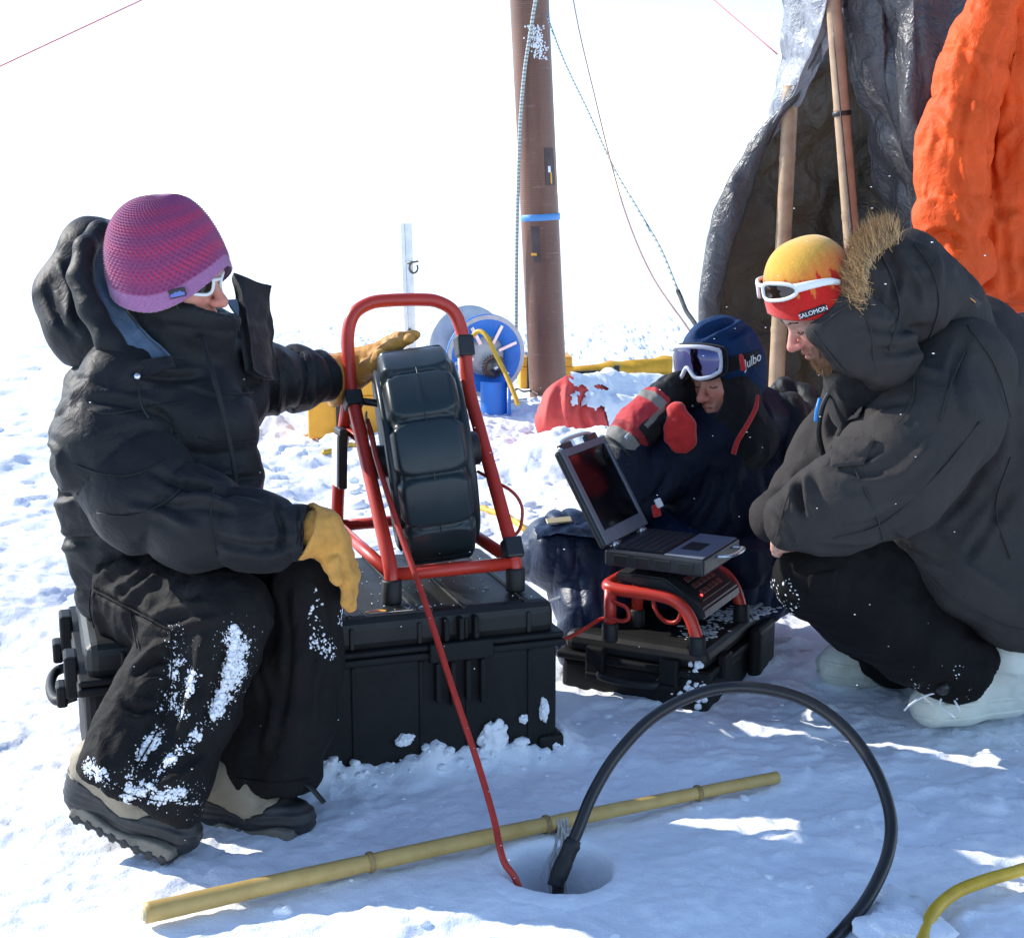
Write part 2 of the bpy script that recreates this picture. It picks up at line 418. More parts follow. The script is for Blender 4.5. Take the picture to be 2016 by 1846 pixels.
M['black_fleece'] = mat('black_fleece', (.011, .011, .012), .9, .3, 60, spec=.2, bs=300, bst=.6, sheen=.1)
M['red_fleece'] = mat('red_fleece', (.55, .015, .012), .8, .2, 50, bs=300, bst=.5, sheen=.3)
M['red_glove'] = nylon('red_softshell', (.55, .05, .055), .7, .3, 20, .3)
M['grey_glove'] = nylon('grey_softshell', (.26, .25, .22), .75, .3, 20, .3)
M['orange_down'] = nylon('orange_down_nylon', (.74, .085, .012), .6, .2, 9, .55, stretch=(1.3, 1, .7))
M['leather'] = mat('yellow_leather', (.56, .27, .05), .6, .22, 24, spec=.35, bs=90, bst=.35, bdist=.004, sheen=.1)
M['boot_tan'] = mat('tan_leather', (.30, .245, .17), .62, .2, 24, bs=160, bst=.3)
M['boot_dark'] = mat('dark_rubber_boot', (.02, .02, .021), .5, .25, 24, bs=160, bst=.2)
M['boot_sole'] = mat('boot_sole', (.17, .15, .12), .7, .3, 30, bs=120, bst=.4)
M['white_boot'] = mat('white_rubber_boot', (.62, .64, .56), .5, .12, 14, bs=60, bst=.2)
M['skin'] = mat_attr('skin', .48, .4, 320, .25, .0012, .1, 90, sss=.25)
M['hat'] = mat_attr('knit_hat', .9, .15, 500, .5, .002, .2, 160, sheen=.35)
M['hair'] = mat('brown_hair', (.05, .03, .018), .5, .3, 60)
M['fur'] = mat_attr('fur_trim', .7, .3, None, var=.25, vscale=80)
M['white_plastic'] = mat('white_plastic', (.78, .79, .76), .3, .05, 20)
M['lens_dark'] = mat('dark_lens', (.02, .012, .008), .08, .1, 8, spec=.8, rvar=.02)
M['orange_plastic'] = mat('orange_plastic', (.75, .3, .03), .4, .1, 20)
M['silver_lens'] = mat('mirror_lens', (.06, .062, .14), .07, .2, 6, metal=1, rvar=.02)
M['goggle_frame'] = mat('goggle_frame', (.55, .56, .62), .35, .08, 20)
M['text_white'] = mat('white_print', (.8, .8, .8), .6, .05, 20)
M['tape_blue'] = mat('blue_tape', (.08, .27, .6), .5, .1, 20)
M['string'] = mat('grey_string', (.42, .4, .37), .85, .25, 60, bs=400, bst=.6)
M['dark_rope'] = mat('dark_rope', (.05, .055, .055), .85, .3, 60)
M['brown_rope'] = mat('brown_rope', (.32, .2, .17), .85, .2, 60)
M['pink_rope'] = mat('pink_red_line', (.72, .2, .2), .7, .15, 60)
M['beige'] = mat('tan_plastic', (.5, .42, .25), .5, .15, 20)
M['led_red'] = None
def make_special():
    # bamboo: straw colour, long grain
    m, nt, p = nodes('bamboo'); n = noise_node(nt, 26, 5, .6, 'Object', stretch=(1, 1, 1)); n2 = noise_node(nt, 5, 4, .6)
    r = ramp(nt, n.outputs['Fac'], [(.25, (.47, .30, .085)), (.5, (.55, .37, .12)), (.8, (.61, .42, .15))])
    r2 = ramp(nt, n2.outputs['Fac'], [(.3, (.86, .84, .8)), (.65, (1, 1, 1))])
    mx = N_(nt, 'ShaderNodeMix', data_type='RGBA', blend_type='MULTIPLY'); mx.inputs[0].default_value = 1
    nt.links.new(r.outputs[0], mx.inputs[6]); nt.links.new(r2.outputs[0], mx.inputs[7]); nt.links.new(mx.outputs[2], p.inputs['Base Color'])
    p.inputs['Roughness'].default_value = .48; b = bump(nt, n.outputs['Fac'], .2, .002); nt.links.new(b.outputs[0], p.inputs['Normal']); M['bamboo'] = m
    # weathered bamboo, pale rose
    m, nt, p = nodes('pale_bamboo'); n = noise_node(nt, 14, 5, .6)
    r = ramp(nt, n.outputs['Fac'], [(.3, (.3, .19, .11)), (.7, (.48, .33, .2))]); nt.links.new(r.outputs[0], p.inputs['Base Color']); p.inputs['Roughness'].default_value = .55; M['bamboo_pale'] = m
    # braided rope: white-green with dark ticks along its length
    m, nt, p = nodes('braided_rope'); tc = N_(nt, 'ShaderNodeTexCoord'); w = N_(nt, 'ShaderNodeTexWave', wave_type='BANDS', bands_direction='Z')
    w.inputs['Scale'].default_value = 14; w.inputs['Distortion'].default_value = 1.5; nt.links.new(tc.outputs['Object'], w.inputs[0])
    r = ramp(nt, w.outputs['Fac'], [(.0, (.16, .22, .2)), (.2, (.22, .27, .25)), (.4, (.42, .46, .44)), (1, (.5, .53, .5))]); nt.links.new(r.outputs[0], p.inputs['Base Color']); p.inputs['Roughness'].default_value = .8; M['white_rope'] = m
    # brown wound tube for the pole
    m, nt, p = nodes('wound_tube'); tc = N_(nt, 'ShaderNodeTexCoord'); w = N_(nt, 'ShaderNodeTexWave', wave_type='BANDS', bands_direction='Z')
    w.inputs['Scale'].default_value = 26; w.inputs['Distortion'].default_value = 1.2; w.inputs['Detail'].default_value = 3; nt.links.new(tc.outputs['Object'], w.inputs[0])
    n = noise_node(nt, 3.0, 6, .65, stretch=(1, 1, .5)); r = ramp(nt, n.outputs['Fac'], [(.3, (.125, .05, .032)), (.55, (.185, .08, .05)), (.8, (.235, .125, .085))])
    n3 = noise_node(nt, 1.0, 3, .7, stretch=(6, 6, 60)); r3 = ramp(nt, n3.outputs['Fac'], [(.62, (0, 0, 0)), (.75, (.35, .35, .35))])
    mx = N_(nt, 'ShaderNodeMix', data_type='RGBA', blend_type='MULTIPLY'); mx.inputs[0].default_value = .22; nt.links.new(r.outputs[0], mx.inputs[6]); nt.links.new(w.outputs['Color'], mx.inputs[7])
    mx2 = N_(nt, 'ShaderNodeMix', data_type='RGBA', blend_type='MIX'); nt.links.new(r3.outputs[0], mx2.inputs[0]); nt.links.new(mx.outputs[2], mx2.inputs[6]); mx2.inputs[7].default_value = (.4, .33, .3, 1)
    nt.links.new(mx2.outputs[2], p.inputs['Base Color']); p.inputs['Roughness'].default_value = .42
    b = bump(nt, w.outputs['Fac'], .12, .004); nt.links.new(b.outputs[0], p.inputs['Normal']); M['pole'] = m
    # tarpaulins
    def tarp(name, c0, c1, rough, trans=0, tc_=(.3, .22, .12)):
        m, nt, p = nodes(name); n = noise_node(nt, 2.2, 6, .65); r = ramp(nt, n.outputs['Fac'], [(.3, c0), (.7, c1)])
        nt.links.new(r.outputs[0], p.inputs['Base Color']); p.inputs['Roughness'].default_value = rough; p.inputs['Specular IOR Level'].default_value = .6
        a = noise_node(nt, 9, 5, .6); a.inputs['Distortion'].default_value = 2.0; b0 = bump(nt, a.outputs['Fac'], .6, .03)
        a2 = noise_node(nt, 34, 4, .6); a2.inputs['Distortion'].default_value = 1.0; b1 = bump(nt, a2.outputs['Fac'], .45, .01, b0); nt.links.new(b1.outputs[0], p.inputs['Normal'])
        if trans:
            t = N_(nt, 'ShaderNodeBsdfTranslucent'); t.inputs[0].default_value = (*tc_, 1); ad = N_(nt, 'ShaderNodeMixShader'); ad.inputs[0].default_value = trans
            out = nt.nodes['Material Output']; nt.links.new(p.outputs[0], ad.inputs[1]); nt.links.new(t.outputs[0], ad.inputs[2]); nt.links.new(ad.outputs[0], out.inputs[0])
            nt.links.new(b1.outputs[0], t.inputs['Normal'])
        return m
    M['tarp_dark'] = tarp('black_silver_tarp', (.03, .03, .034), (.075, .075, .085), .3, .05, (.25, .12, .06))
    M['tarp_brown'] = tarp('tarp_inside', (.032, .028, .022), (.075, .064, .048), .4, .3, (.26, .19, .11))
    M['tarp_silver'] = tarp('silver_tarp', (.17, .18, .21), (.34, .36, .41), .34)
    m, nt, p = nodes('red_led'); p.inputs['Base Color'].default_value = (.6, .02, .02, 1); p.inputs['Emission Color'].default_value = (1, .05, .05, 1); p.inputs['Emission Strength'].default_value = 2; M['led_red'] = m
make_special()
# ------------------------------------------------------------------ the setting: snowfield with a drilled hole
HOLE = np.array((0.089, 2.505)); HR = 0.105
TH = R(19); CU = np.array((math.cos(TH), math.sin(TH), 0)); CV = np.array((-math.sin(TH), math.cos(TH), 0))
CASE_C = np.array((0.105, 3.05, 0.0)); CASE_L, CASE_D, CASE_H = 1.02, 0.55, 0.365
def gaus(x, y, cx, cy, sx, sy): return np.exp(-((x - cx) / sx) ** 2 - ((y - cy) / sy) ** 2)
def H(x, y):
    x = np.asarray(x, float).ravel(); y = np.asarray(y, float).ravel(); P = np.c_[x, y, 0 * x]
    r = np.hypot(x, y - 2.6); far = smooth(9, 30, r); near = 1 - smooth(2.2, 4.5, r)
    z = .05 * pn(P * .35, 1) * smooth(2, 8, r)
    z += far * (.16 * pn(P * np.array((.12, .5, 1)), 2) + .07 * pn(P * np.array((.35, 1.6, 1)), 3) * (1 - smooth(60, 200, r)))
    # trodden, churned camp snow
    camp = (1 - smooth(9, 16, r))
    ch = smooth(3.25, 4.2, y) * (1 - smooth(7.5, 11, y)) * camp
    bil = pn(P * 2.3 + .5 * np.c_[pn(P * 3.1, 31), pn(P * 3.1, 32), 0 * x], 4); bil2 = .25 - np.abs(pn(P * 4.7, 5)); bil3 = pn(P * 15, 6)
    rough_l = smooth(-.55, -1.2, x) if False else 1 - smooth(-1.3, -.7, x)
    z += (.010 + .030 * ch) * bil * camp + (.006 + .026 * ch) * bil2 * camp
    fine = np.zeros_like(x); m = r < 14
    if m.any():
        Pm = P[m]; fine[m] = .006 * (np.abs(pn(Pm * 21, 7)) - .25) + .0035 * pn(Pm * 47, 8) + .008 * np.maximum(pn(Pm * 11, 9) - .25, 0)
        fine[m] += ch[m] * (.007 * bil3[m] + .003 * pn(Pm * 38, 14))
    z += fine * (1 - .3 * rough_l)
    crust = pn(P * 3.3 + .4 * np.c_[pn(P * 7, 41), pn(P * 7, 42), 0 * x], 43); z += camp * (.016 * smooth(-.06, .06, crust) + .010 * smooth(-.04, .04, pn(P * 6.1 + .3 * np.c_[pn(P * 12, 44), pn(P * 12, 45), 0 * x], 46)) - .012) * (.45 + .55 * smooth(2.5, 4.2, r) + .35 * smooth(.45, .9, x))
    # soft lit bank on the right, little heap behind the reel, drift against the case
    z += .028 * gaus(x, y, .95, 2.95, .45, .10) + .03 * gaus(x, y, 1.35, 2.72, .5, .16)
    z += .06 * gaus(x, y, .3, 5.2, .55, .5) + .17 * gaus(x, y, .32, 6.45, .42, .3) - .07 * gaus(x, y, -1.0, 7.55, .4, .35) - .07 * gaus(x, y, -1.45, 3.85, .25, .12) - .05 * gaus(x, y, -1.5, 4.6, .3, .2) + .10 * gaus(x, y, .9, 6.4, .7, .3) - .05 * gaus(x, y, .1, 7.6, .4, .4)
    q = (x - CASE_C[0]) * CV[0] + (y - CASE_C[1]) * CV[1]; u = (x - CASE_C[0]) * CU[0] + (y - CASE_C[1]) * CU[1]
    z += (.038 + .030 * pn(P * 8, 12) + .020 * pn(P * 21, 13) + .008 * pn(P * 50, 15)) * np.exp(-(np.minimum(q, 0) / .05) ** 2) * smooth(-1.25, -.95, u) * (1 - smooth(.0, .12, u)) * (q < .2)
    # calm the ground near the hole and under the cane
    d = np.hypot(x - HOLE[0], y - HOLE[1]); calm = 1 - .75 * np.exp(-(d / .22) ** 2)
    line = np.abs((x + .63) * .39 - (y - 2.275) * .92) ; calm *= 1 - .6 * np.exp(-(line / .06) ** 2) * ((y > 2.1) & (y < 3.1))
    z *= calm
    return z
def axis(segs):
    out = [segs[0][0]]
    for a, b, s0, s1 in segs:
        n = max(2, int(2 * (b - a) / (s0 + s1))); t = np.linspace(0, 1, n + 1)[1:]
        d = s0 + (s1 - s0) * t; c = np.cumsum(d); out += list(a + (b - a) * c / c[-1])
    return np.array(out)
xs = np.r_[-axis([(1.7, 4, .011, .03), (4, 12, .05, .3), (12, 60, .5, 4), (60, 2600, 8, 300)])[::-1], axis([(-1.7, 1.9, .0095, .0095)])[1:-1],
           axis([(1.9, 4, .011, .03), (4, 12, .05, .3), (12, 60, .5, 4), (60, 2600, 8, 300)])]
ys = axis([(-2000, -40, 300, 10), (-40, -2, 4, .4), (-2, 1.9, .3, .012), (1.9, 3.6, .0095, .0095), (3.6, 8, .0105, .022), (8, 14, .025, .1), (14, 60, .15, 1.2), (60, 3000, 2, 150)])
XX, YY = np.meshgrid(xs, ys); nx, ny = len(xs), len(ys)
ZZ = np.concatenate([H(a.ravel(), b.ravel()) for a, b in zip(np.array_split(XX, 12), np.array_split(YY, 12))])
GV = np.c_[XX.ravel(), YY.ravel(), ZZ]
i = np.arange(nx * ny).reshape(ny, nx); GF = np.stack([i[:-1, :-1], i[:-1, 1:], i[1:, 1:], i[1:, :-1]], -1).reshape(-1, 4)
inh = np.hypot(GV[:, 0] - HOLE[0], GV[:, 1] - HOLE[1]) < HR + .012
GF = GF[~inh[GF].any(1)]
tag(mk('snow_ground', GV, GF, M['snow']), kind='structure')
# hole: crumbly collar and the shaft going down
an = np.linspace(0, 2 * math.pi, 121)[:-1]; rows = []
wob = 1 + .035 * pn(np.c_[np.cos(an) * 1.5, np.sin(an) * 1.5, 0 * an], 3) + .02 * pn(np.c_[np.cos(an) * 6, np.sin(an) * 6, 0 * an], 4)
for rr, dz in ((.075, -.008), (.05, .0015), (.03, .003), (.014, .003), (.005, .0), (0, -.007), (-.004, -.02), (-.004, -.06), (-.006, -.15), (-.004, -.3), (-.006, -.5), (-.004, -.8), (-.03, -1.2)):
    rad = (HR + rr) * (wob if rr < .05 else 1); x = HOLE[0] + rad * np.cos(an); y = HOLE[1] + rad * np.sin(an)
    rows.append(np.c_[x, y, (H(x, y) if rr >= 0 else H(HOLE[0] + HR * np.cos(an), HOLE[1] + HR * np.sin(an))) + dz + (.003 * pn(np.c_[x * 60, y * 60, 0 * x + dz * 30], 9) if dz < 0 else 0)])
tag(mk('drill_hole', np.concatenate(rows), grid_faces(120, len(rows), True), M['snow']), kind='structure')
# loose lumps of snow lying about
def lump(c, r, seed, sq=(1, 1, .75), sub=2):
    bm = bmesh.new(); bmesh.ops.create_icosphere(bm, subdivisions=sub, radius=1); V, F = bm_vf(bm)
    d = 1 + .4 * pn(V * 1.3, seed) + .25 * pn(V * 2.9, seed + 1) + (.12 * pn(V * 6.5, seed + 2) + .06 * pn(V * 14, seed + 3) if sub > 2 else 0); return np.array(c) + V * d[:, None] * r * np.array(sq), F
rl = np.random.RandomState(3); mb = MB()
for k in range(300):
    y = rl.uniform(3.9, 8.2); x = rl.uniform(-.6, .9) * y / 5
    z = H([x], [y])[0]; r = rl.gamma(1.6, .008) + .006; mb.add(*lump((x, y, z + r * .1), r, k % 60, (1.2, 1, .6)))
for k in range(90):
    y = rl.uniform(2.05, 3.4); x = rl.uniform(-.5, 1.5)
    if np.hypot(x - HOLE[0], y - HOLE[1]) < .25: continue
    z = H([x], [y])[0]; r = rl.gamma(1.6, .0022) + .002; mb.add(*lump((x, y, z + r * .05), r, k % 60, (1.2, 1, .7)))
for k in range(110):                          # crumbs against the case
    u = rl.uniform(-1.0, .03); p = CASE_C + CU * u - CV * abs(rl.normal(.01, .03)); z = H([p[0]], [p[1]])[0]; r = rl.gamma(1.6, .003) + .002
    mb.add(*lump((p[0], p[1], z + r * .2), r, k % 60))
tag(mb.out('snow_lumps', M['snow_clump']), 'loose lumps and crumbs of snow lying on the trodden snow', 'snow', kind='stuff')
V, F = lump((0, 0, 0), 1, 5, (.10, .07, .045), 4); p = G(668, 852); V = V + np.array((p[0], p[1], H([p[0]], [p[1]])[0] + .02))
tag(mk('snow_block', V, F, M['snow_clump'], loc=p), 'flat block of snow lying before the yellow case', 'snow block')
V, F = lump((0, 0, 0), 1, 9, (.07, .10, .022), 4); p = G(1768, 1830); V = V + np.array((p[0], p[1], .008))
tag(mk('snow_slab', V, F, M['snow_clump'], loc=p), 'broken slab of snow beside the yellow hose', 'snow block')
# ------------------------------------------------------------------ camp behind: pole, ropes, post, drum, bags
PB = W(1082, 792, 9.0); PB[2] = -.15; PT = W(1036 - 560 * 46 / 932, -700, 9.0)
t = thing('brown_pole', (PB[0], PB[1], 0), 'tall brown wound tube standing in the snow with a blue tape band', 'pole')
ax = unit(PT - PB); Lp = np.linalg.norm(PT - PB); pr = .119
o = mk('tube', *lathe([(pr - .012, 0)] + [(pr, h) for h in np.linspace(0, Lp, 30)] + [(pr - .012, Lp)], PB, ax, 56), M['pole'], t)
def pole_at(y): return W(1082 + (y - 792) * (1082 - 1036) / (792 + 140), y, 9.0)
c = pole_at(428); mk('tape_band', *lathe([(pr + .0025, -.02), (pr + .004, -.019), (pr + .004, .019), (pr + .0025, .02)], c, ax, 56), M['tape_blue'], t)
side = unit(np.cross(ax, (0, 1, 0)))
def pole_patch(y0, y1, a0, a1, name, m, lift=.002):
    c0, c1 = pole_at(y0), pole_at(y1); A = np.linspace(a0, a1, 8); V = []
    for c in (c0, c1):
        for a in A: V.append(c + (pr + lift) * (np.array((1, 0, 0)) * math.sin(a) + np.array((0, -1, 0)) * math.cos(a)))
    return mk(name, V, grid_faces(8, 2), m, t)
M['dark_patch'] = mat('worn_dark_patch', (.065, .04, .038), .55, .3, 14)
pole_patch(292, 365, .35, .95, 'worn_patch', M['dark_patch']); pole_patch(445, 515, -.75, -.1, 'worn_patch', M['dark_patch'])
pole_patch(497, 502, -.62, -.3, 'yellow_sticker', M['yellow_case'], .004); pole_patch(340, 362, .62, .72, 'yellow_sticker', M['yellow_case'], .004); pole_patch(328, 340, .5, .66, 'white_sticker', M['text_white'], .004)
mb = MB(); rl = np.random.RandomState(5)
for k in range(260):
    y = rl.uniform(55, 120); a = rl.normal(.25, .22) + (y - 80) * .004; c = pole_at(y); p = c + (pr + .001) * np.array((math.sin(a), -math.cos(a), 0))
    mb.add(*lump(p, rl.uniform(.0015, .006), k % 30, (1, .4, 1.2)))
o = mb.out('frost', M['snow_clump'], t); tag(o, kind='stuff')
def rope(name, pts, rpx, m, label, n=8, Y=None, cat='rope', seg=8):
    P = catmull([W(x, y, Yv) for x, y, Yv in pts], n); o = mk(name, *tube(P, rpx * MPP(P[len(P) // 2]), seg), m, loc=P[-1]); return tag(o, label, cat)
rope('pole_rope', [(1014, -690, 8.9), (1046, -300, 8.82), (1058, -60, 8.8), (1048, 40, 8.84), (1034, 130, 8.86), (1025, 230, 8.86), (1020, 360, 8.9), (1017, 500, 8.95), (1016, 650, 9.0), (1015, 745, 9.02)], 3.6, M['white_rope'], 'white and green braided rope hanging along the brown pole')
rope('guy_rope', [(1076, 30, 8.9), (1110, 120, 8.6), (1160, 225, 8.1), (1205, 325, 7.6), (1255, 412, 7.1), (1300, 490, 6.7), (1334, 572, 6.3)], 2.6, M['white_rope'], 'pale braided rope running from the pole down towards the tent')
rope('rope_end', [(1334, 572, 6.3), (1340, 585, 6.27), (1352, 614, 6.15), (1374, 648, 6.0), (1410, 740, 5.85), (1450, 860, 5.72), (1490, 985, 5.65)], 4.6, M['dark_rope'], 'thick dark taped end of the pale guy rope', 4)
rope('guy_line', [(1014, -690, 8.9), (1070, -330, 8.8), (1118, -60, 8.6), (1140, 60, 8.3), (1172, 195, 7.8), (1200, 310, 7.4), (1235, 430, 6.9), (1285, 545, 6.4), (1362, 658, 6.0), (1420, 760, 5.85), (1460, 870, 5.75), (1500, 985, 5.65)], 1.7, M['brown_rope'], 'thin brown line sagging beside the pale guy rope')
def taut(name, A, B, t0, t1, rpx, m, label):
    A, B = W(*A), W(*B); P = A + (B - A) * np.linspace(t0, t1, 24)[:, None]; return tag(mk(name, *tube(P, rpx * MPP(A), 8), m, loc=P[0]), label, 'line')
zA, zB = W(0, 131, 6.5)[2], W(280, 0, 7.0)[2]
taut('red_line', (0, 131, 6.5), (280, 0, 7.0), -zA / (zB - zA) - .02, 3.2, 1.7, M['pink_rope'], 'thin red guy line crossing the sky over the purple beanie')
taut('red_tent_line', (1530, 107, 5.42), (1405, 0, 6.0), 0, 5.5, 1.8, M['pink_rope'], 'thin red line tied to the silver edge of the tarp')
# aluminium post with a shackle
t = thing('metal_post', (W(812, 700, 8.9)[0], 8.9, 0), 'aluminium stake standing upright in the snow with a shackle on it', 'post')
a, b = W(813, 760, 8.9), W(800, 440, 8.9); a[2] = -.1
e = unit(b - a); x_ = unit(np.cross(e, (0, 1, 0))); y_ = np.cross(e, x_); L = np.linalg.norm(b - a)
prof = [(-.034, -.02), (.034, -.02), (.034, .02), (.012, .02), (.010, .004), (-.010, .004), (-.012, .02), (-.034, .02)]
V = np.array([a + x_ * p[0] + y_ * p[1] + e * h for h in (0, L) for p in prof]); n = len(prof)
mk('channel', V, [[k, (k + 1) % n, n + (k + 1) % n, n + k] for k in range(n)] + [list(range(n))[::-1], list(range(n, 2 * n))], M['alu'], t, False)
c = W(813, 524, 8.86); A = np.linspace(-.6, math.pi + .9, 22)
mk('shackle', *tube(np.array([c + np.array((.026 * math.cos(q) + .004, -.01, -.032 * math.sin(q) - .01)) for q in A]), .006, 8), M['dark_steel'], t)
mk('shackle_pin', *tube([c + np.array((-.035, -.01, .018)), c + np.array((.035, -.01, .03))], .006, 8), M['dark_steel'], t)
for yy in (585, 650):
    q = W(806, yy, 8.87); mk('bolt_hole', *lathe([(.0, -.0), (.011, 0), (.011, .006), (0, .006)], q, (0, -1, 0), 12), M['dark_steel'], t)
# ------------------------------------------------------------------ blue cable drum
DY = 8.3; dc = W(956, 700, DY); t = thing('cable_drum', (dc[0], DY, 0), 'blue cable drum on a blue stand with a toothed wheel and yellow hose', 'cable drum')
dax = unit((.38, -.9, -.1)); rr = .245
def flange(c, m, name, ri=.118):
    return mk(name, *lathe([(ri, -.012), (rr - .01, -.012), (rr, -.006), (rr, .006), (rr - .01, .012), (ri, .012), (ri, -.012)], c, dax, 72), m, t)
front = dc; back = dc - dax * .30
flange(front, M['blue_plastic'], 'front_flange'); flange(back, M['grey_paint'], 'back_flange', .05)
mk('core', *lathe([(.0, -.30), (.115, -.30), (.115, .0), (.0, .0)], front, dax, 48), M['grey_paint'], t)
da = unit(np.cross(dax, (0, 0, 1))); db = np.cross(da, dax)     # right, up in the flange
db = db if db[2] > 0 else -db; da = da if da[0] > 0 else -da
mk('rim_wear', *lathe([(rr - .028, .0128), (rr - .002, .0132)], front, dax, 72), M['grey_paint'], t)
for ang in (R(63), R(22), R(-40), R(120), R(190)):
    d = da * math.cos(ang) + db * math.sin(ang); s = da * -math.sin(ang) + db * math.cos(ang)
    bm = bbox(.08, .20, -.011, .011, .012, .02, .003); mk('strap', *bm_vf(bm, frame_M(front, d, s, dax)), M['alu'], t, False)
V = []; F = []; nt_ = 24
gc = front + dax * .045 + da * .03 - db * .055
for hh in (0, .018):
    for k in range(nt_ * 4):
        q = 2 * math.pi * k / (nt_ * 4); r = .072 if (k % 4) in (0, 1) else .060; V.append(gc + dax * hh + r * (da * math.cos(q) + db * math.sin(q)))
n = nt_ * 4; F = [[k, (k + 1) % n, n + (k + 1) % n, n + k] for k in range(n)] + [list(range(n)), list(range(n, 2 * n))[::-1]]
gear = mk('toothed_wheel', V, F, M['dark_steel'], t, False)
mk('hub_plate', *lathe([(0, .022), (.05, .022), (.05, .026), (0, .026)], gc, dax, 32), M['dark_steel'], gear)
mk('axle', *lathe([(0, -.1), (.012, -.1), (.012, .05), (.009, .055), (0, .055)], gc, dax, 16), M['alu'], t)
mk('stand_post', *tube([W(905, 640, 8.15), W(914, 800, 8.15)], .024, 16), M['steel'], t)
# stand: curved blue shell with a bright edge
st = W(972, 780, 8.15); V = []
A = np.linspace(-1.15, 1.15, 16)
for hh in (0.0, .19):
    for q in A: V.append(np.array((st[0] + .085 * math.sin(q), 8.22 - .085 * math.cos(q), hh + .0)))
mk('stand_shell', V, grid_faces(16, 2), M['blue_plastic'], t)
bm = bbox(st[0] + .083, st[0] + .1, 8.12, 8.3, 0, .22, .004); from_bm('stand_rib', bm, M['blue_plastic'], t)
P = catmull([W(930, 662, 8.18), W(943, 652, 8.16), (W(958, 662, 8.12)), W(976, 698, 8.08), W(995, 735, 8.02), W(1012, 775, 7.95), W(1020, 797, 7.92)], 8)
tag(mk('yellow_hose', *tube(P, 4.6 * MPP(P[0]), 10), M['yellow_hose'], loc=P[-1]), 'yellow hose hanging over the blue cable drum', 'hose')
# rods and tools lying beside the drum
P0 = G(1000, 798); P1 = G(1036, 794)
o = mk('steel_rod', *tube([P0 + (0, 0, .02), P1 + (0, 0, .02)], .012, 10), M['steel'], loc=P0); tag(o, 'short steel rod lying in the snow by the cable drum', 'rod')
P = catmull([G(1005, 788) + (0, 0, .03), G(1018, 781) + (0, 0, .05), G(1030, 783) + (0, 0, .04), G(1045, 779) + (0, 0, .03), G(1062, 783) + (0, 0, .02)], 6)
tag(mk('black_wire', *tube(P, .006, 6), M['black'], loc=P[0]), 'curl of thin black wire on the snow near the pole', 'wire')
# ------------------------------------------------------------------ yellow hard cases
def yellow_case(base, w, d, h, rz, label, straps, ribs=True):
    t = thing('yellow_case', base, label, 'case', None)
    c, s = math.cos(rz), math.sin(rz); Mx = frame_M(base, (c, s, 0), (-s, c, 0), (0, 0, 1))
    mk('base', *bm_vf(bbox(0, w, 0, d, -.05, h * .62, .012), Mx), M['yellow_case'], t, False)
    mk('lid', *bm_vf(bbox(.002, w - .002, .002, d - .002, h * .64, h, .012), Mx), M['yellow_case'], t, False)
    mk('rim', *bm_vf(bbox(-.008, w + .008, -.008, d + .008, h * .6, h * .66, .004), Mx), M['yellow_case'], t, False)
    for u in straps: mk('strap', *bm_vf(bbox(u - .014, u + .014, -.014, d + .014, -.02, h + .006, .002), Mx), M['black'], t, False)
    if ribs:
        for u in np.linspace(.06, w - .06, 5): mk('rib', *bm_vf(bbox(u - .006, u + .006, -.006, .004, .02, h * .56, .002), Mx), M['yellow_case'], t, False)
    return t
b = G(607, 846); yellow_case(b, .40, .26, .27, R(8), 'bright yellow hard case with a black strap behind the black sleeve', [.165], False)
b = W(1024, 772, 9.35); b[2] = 0; yellow_case(b, .35, .25, .2, R(4), 'orange yellow hard case half hidden behind the pole', [.06], False)
# ------------------------------------------------------------------ red bag with snow on it
t = thing('red_bag', G(1150, 850), 'slumped red canvas bag half covered with snow beside the pole', 'bag')
fs = px_chain([(1100, 800, 7.2, 22), (1122, 775, 7.25, 22), (1200, 765, 7.6, 24), (1290, 768, 8.0, 26)]) + px_chain([(1090, 825, 7.15, 24), (1170, 825, 7.2, 26), (1230, 820, 7.3, 26), (1300, 800, 7.8, 26)]) + px_chain([(1125, 805, 7.25, 46), (1220, 800, 7.6, 40), (1300, 790, 7.9, 30)]) + px_chain([(1090, 840, 7.2, 24), (1180, 850, 7.15, 26)]) + px_chain([(1095, 790, 7.22, 24), (1092, 830, 7.18, 26)])
lo, hi = auto_bounds(pts3([(1060, 730, 7), (1320, 880, 8.2)]), .15)
def bagd(P, N): return creases(P, 4.0, .012, 21, (1.3, 1, .5)) + .003 * pn(P * 30, 3) + folds(P, N, [([(1118, 752), (1112, 800), (1115, 848)], .03, 7), ([(1150, 775), (1145, 815), (1165, 850)], -.03, 6), ([(1180, 800), (1185, 830), (1190, 852)], .02, 6), ([(1085, 775), (1080, 810), (1078, 840)], .015, 6)])
ob, BV, BF = body('bag_body', fs, .08, lo, hi, .013, M['red_canvas'], t, bagd)
Nn = vnormals(BV, BF); n1 = pn(BV * 5.0, 8) + .6 * pn(BV * 14, 9) + .3 * pn(BV * 34, 10); X_, Y_ = pxx(BV)
keep = (Nn[:, 2] > .25) & (X_ + 26 * n1 > 1128) & (n1 + 1.0 * (Nn[:, 2] - .5) + (Y_ < 762) * .35 > -.05) & (Y_ + 22 * n1 < 815)
keep |= (X_ + 16 * n1 > 1192) & (Nn[:, 2] > -.3) & (Nn[:, 1] < .7)
sel = BF[keep[BF].all(1)]; used = np.unique(sel); mp = -np.ones(len(BV), int); mp[used] = np.arange(len(used))
th = np.clip(.014 + .012 * n1[used], .003, .04)
SV = BV[used] + Nn[used] * (th * .4)[:, None] + np.array((0, 0, 1)) * (th * .6)[:, None]
so = mk('snow_cover', SV, mp[sel], M['snow_clump']); tag(so, 'crust of snow lying on top of the red bag', 'snow', kind='stuff')
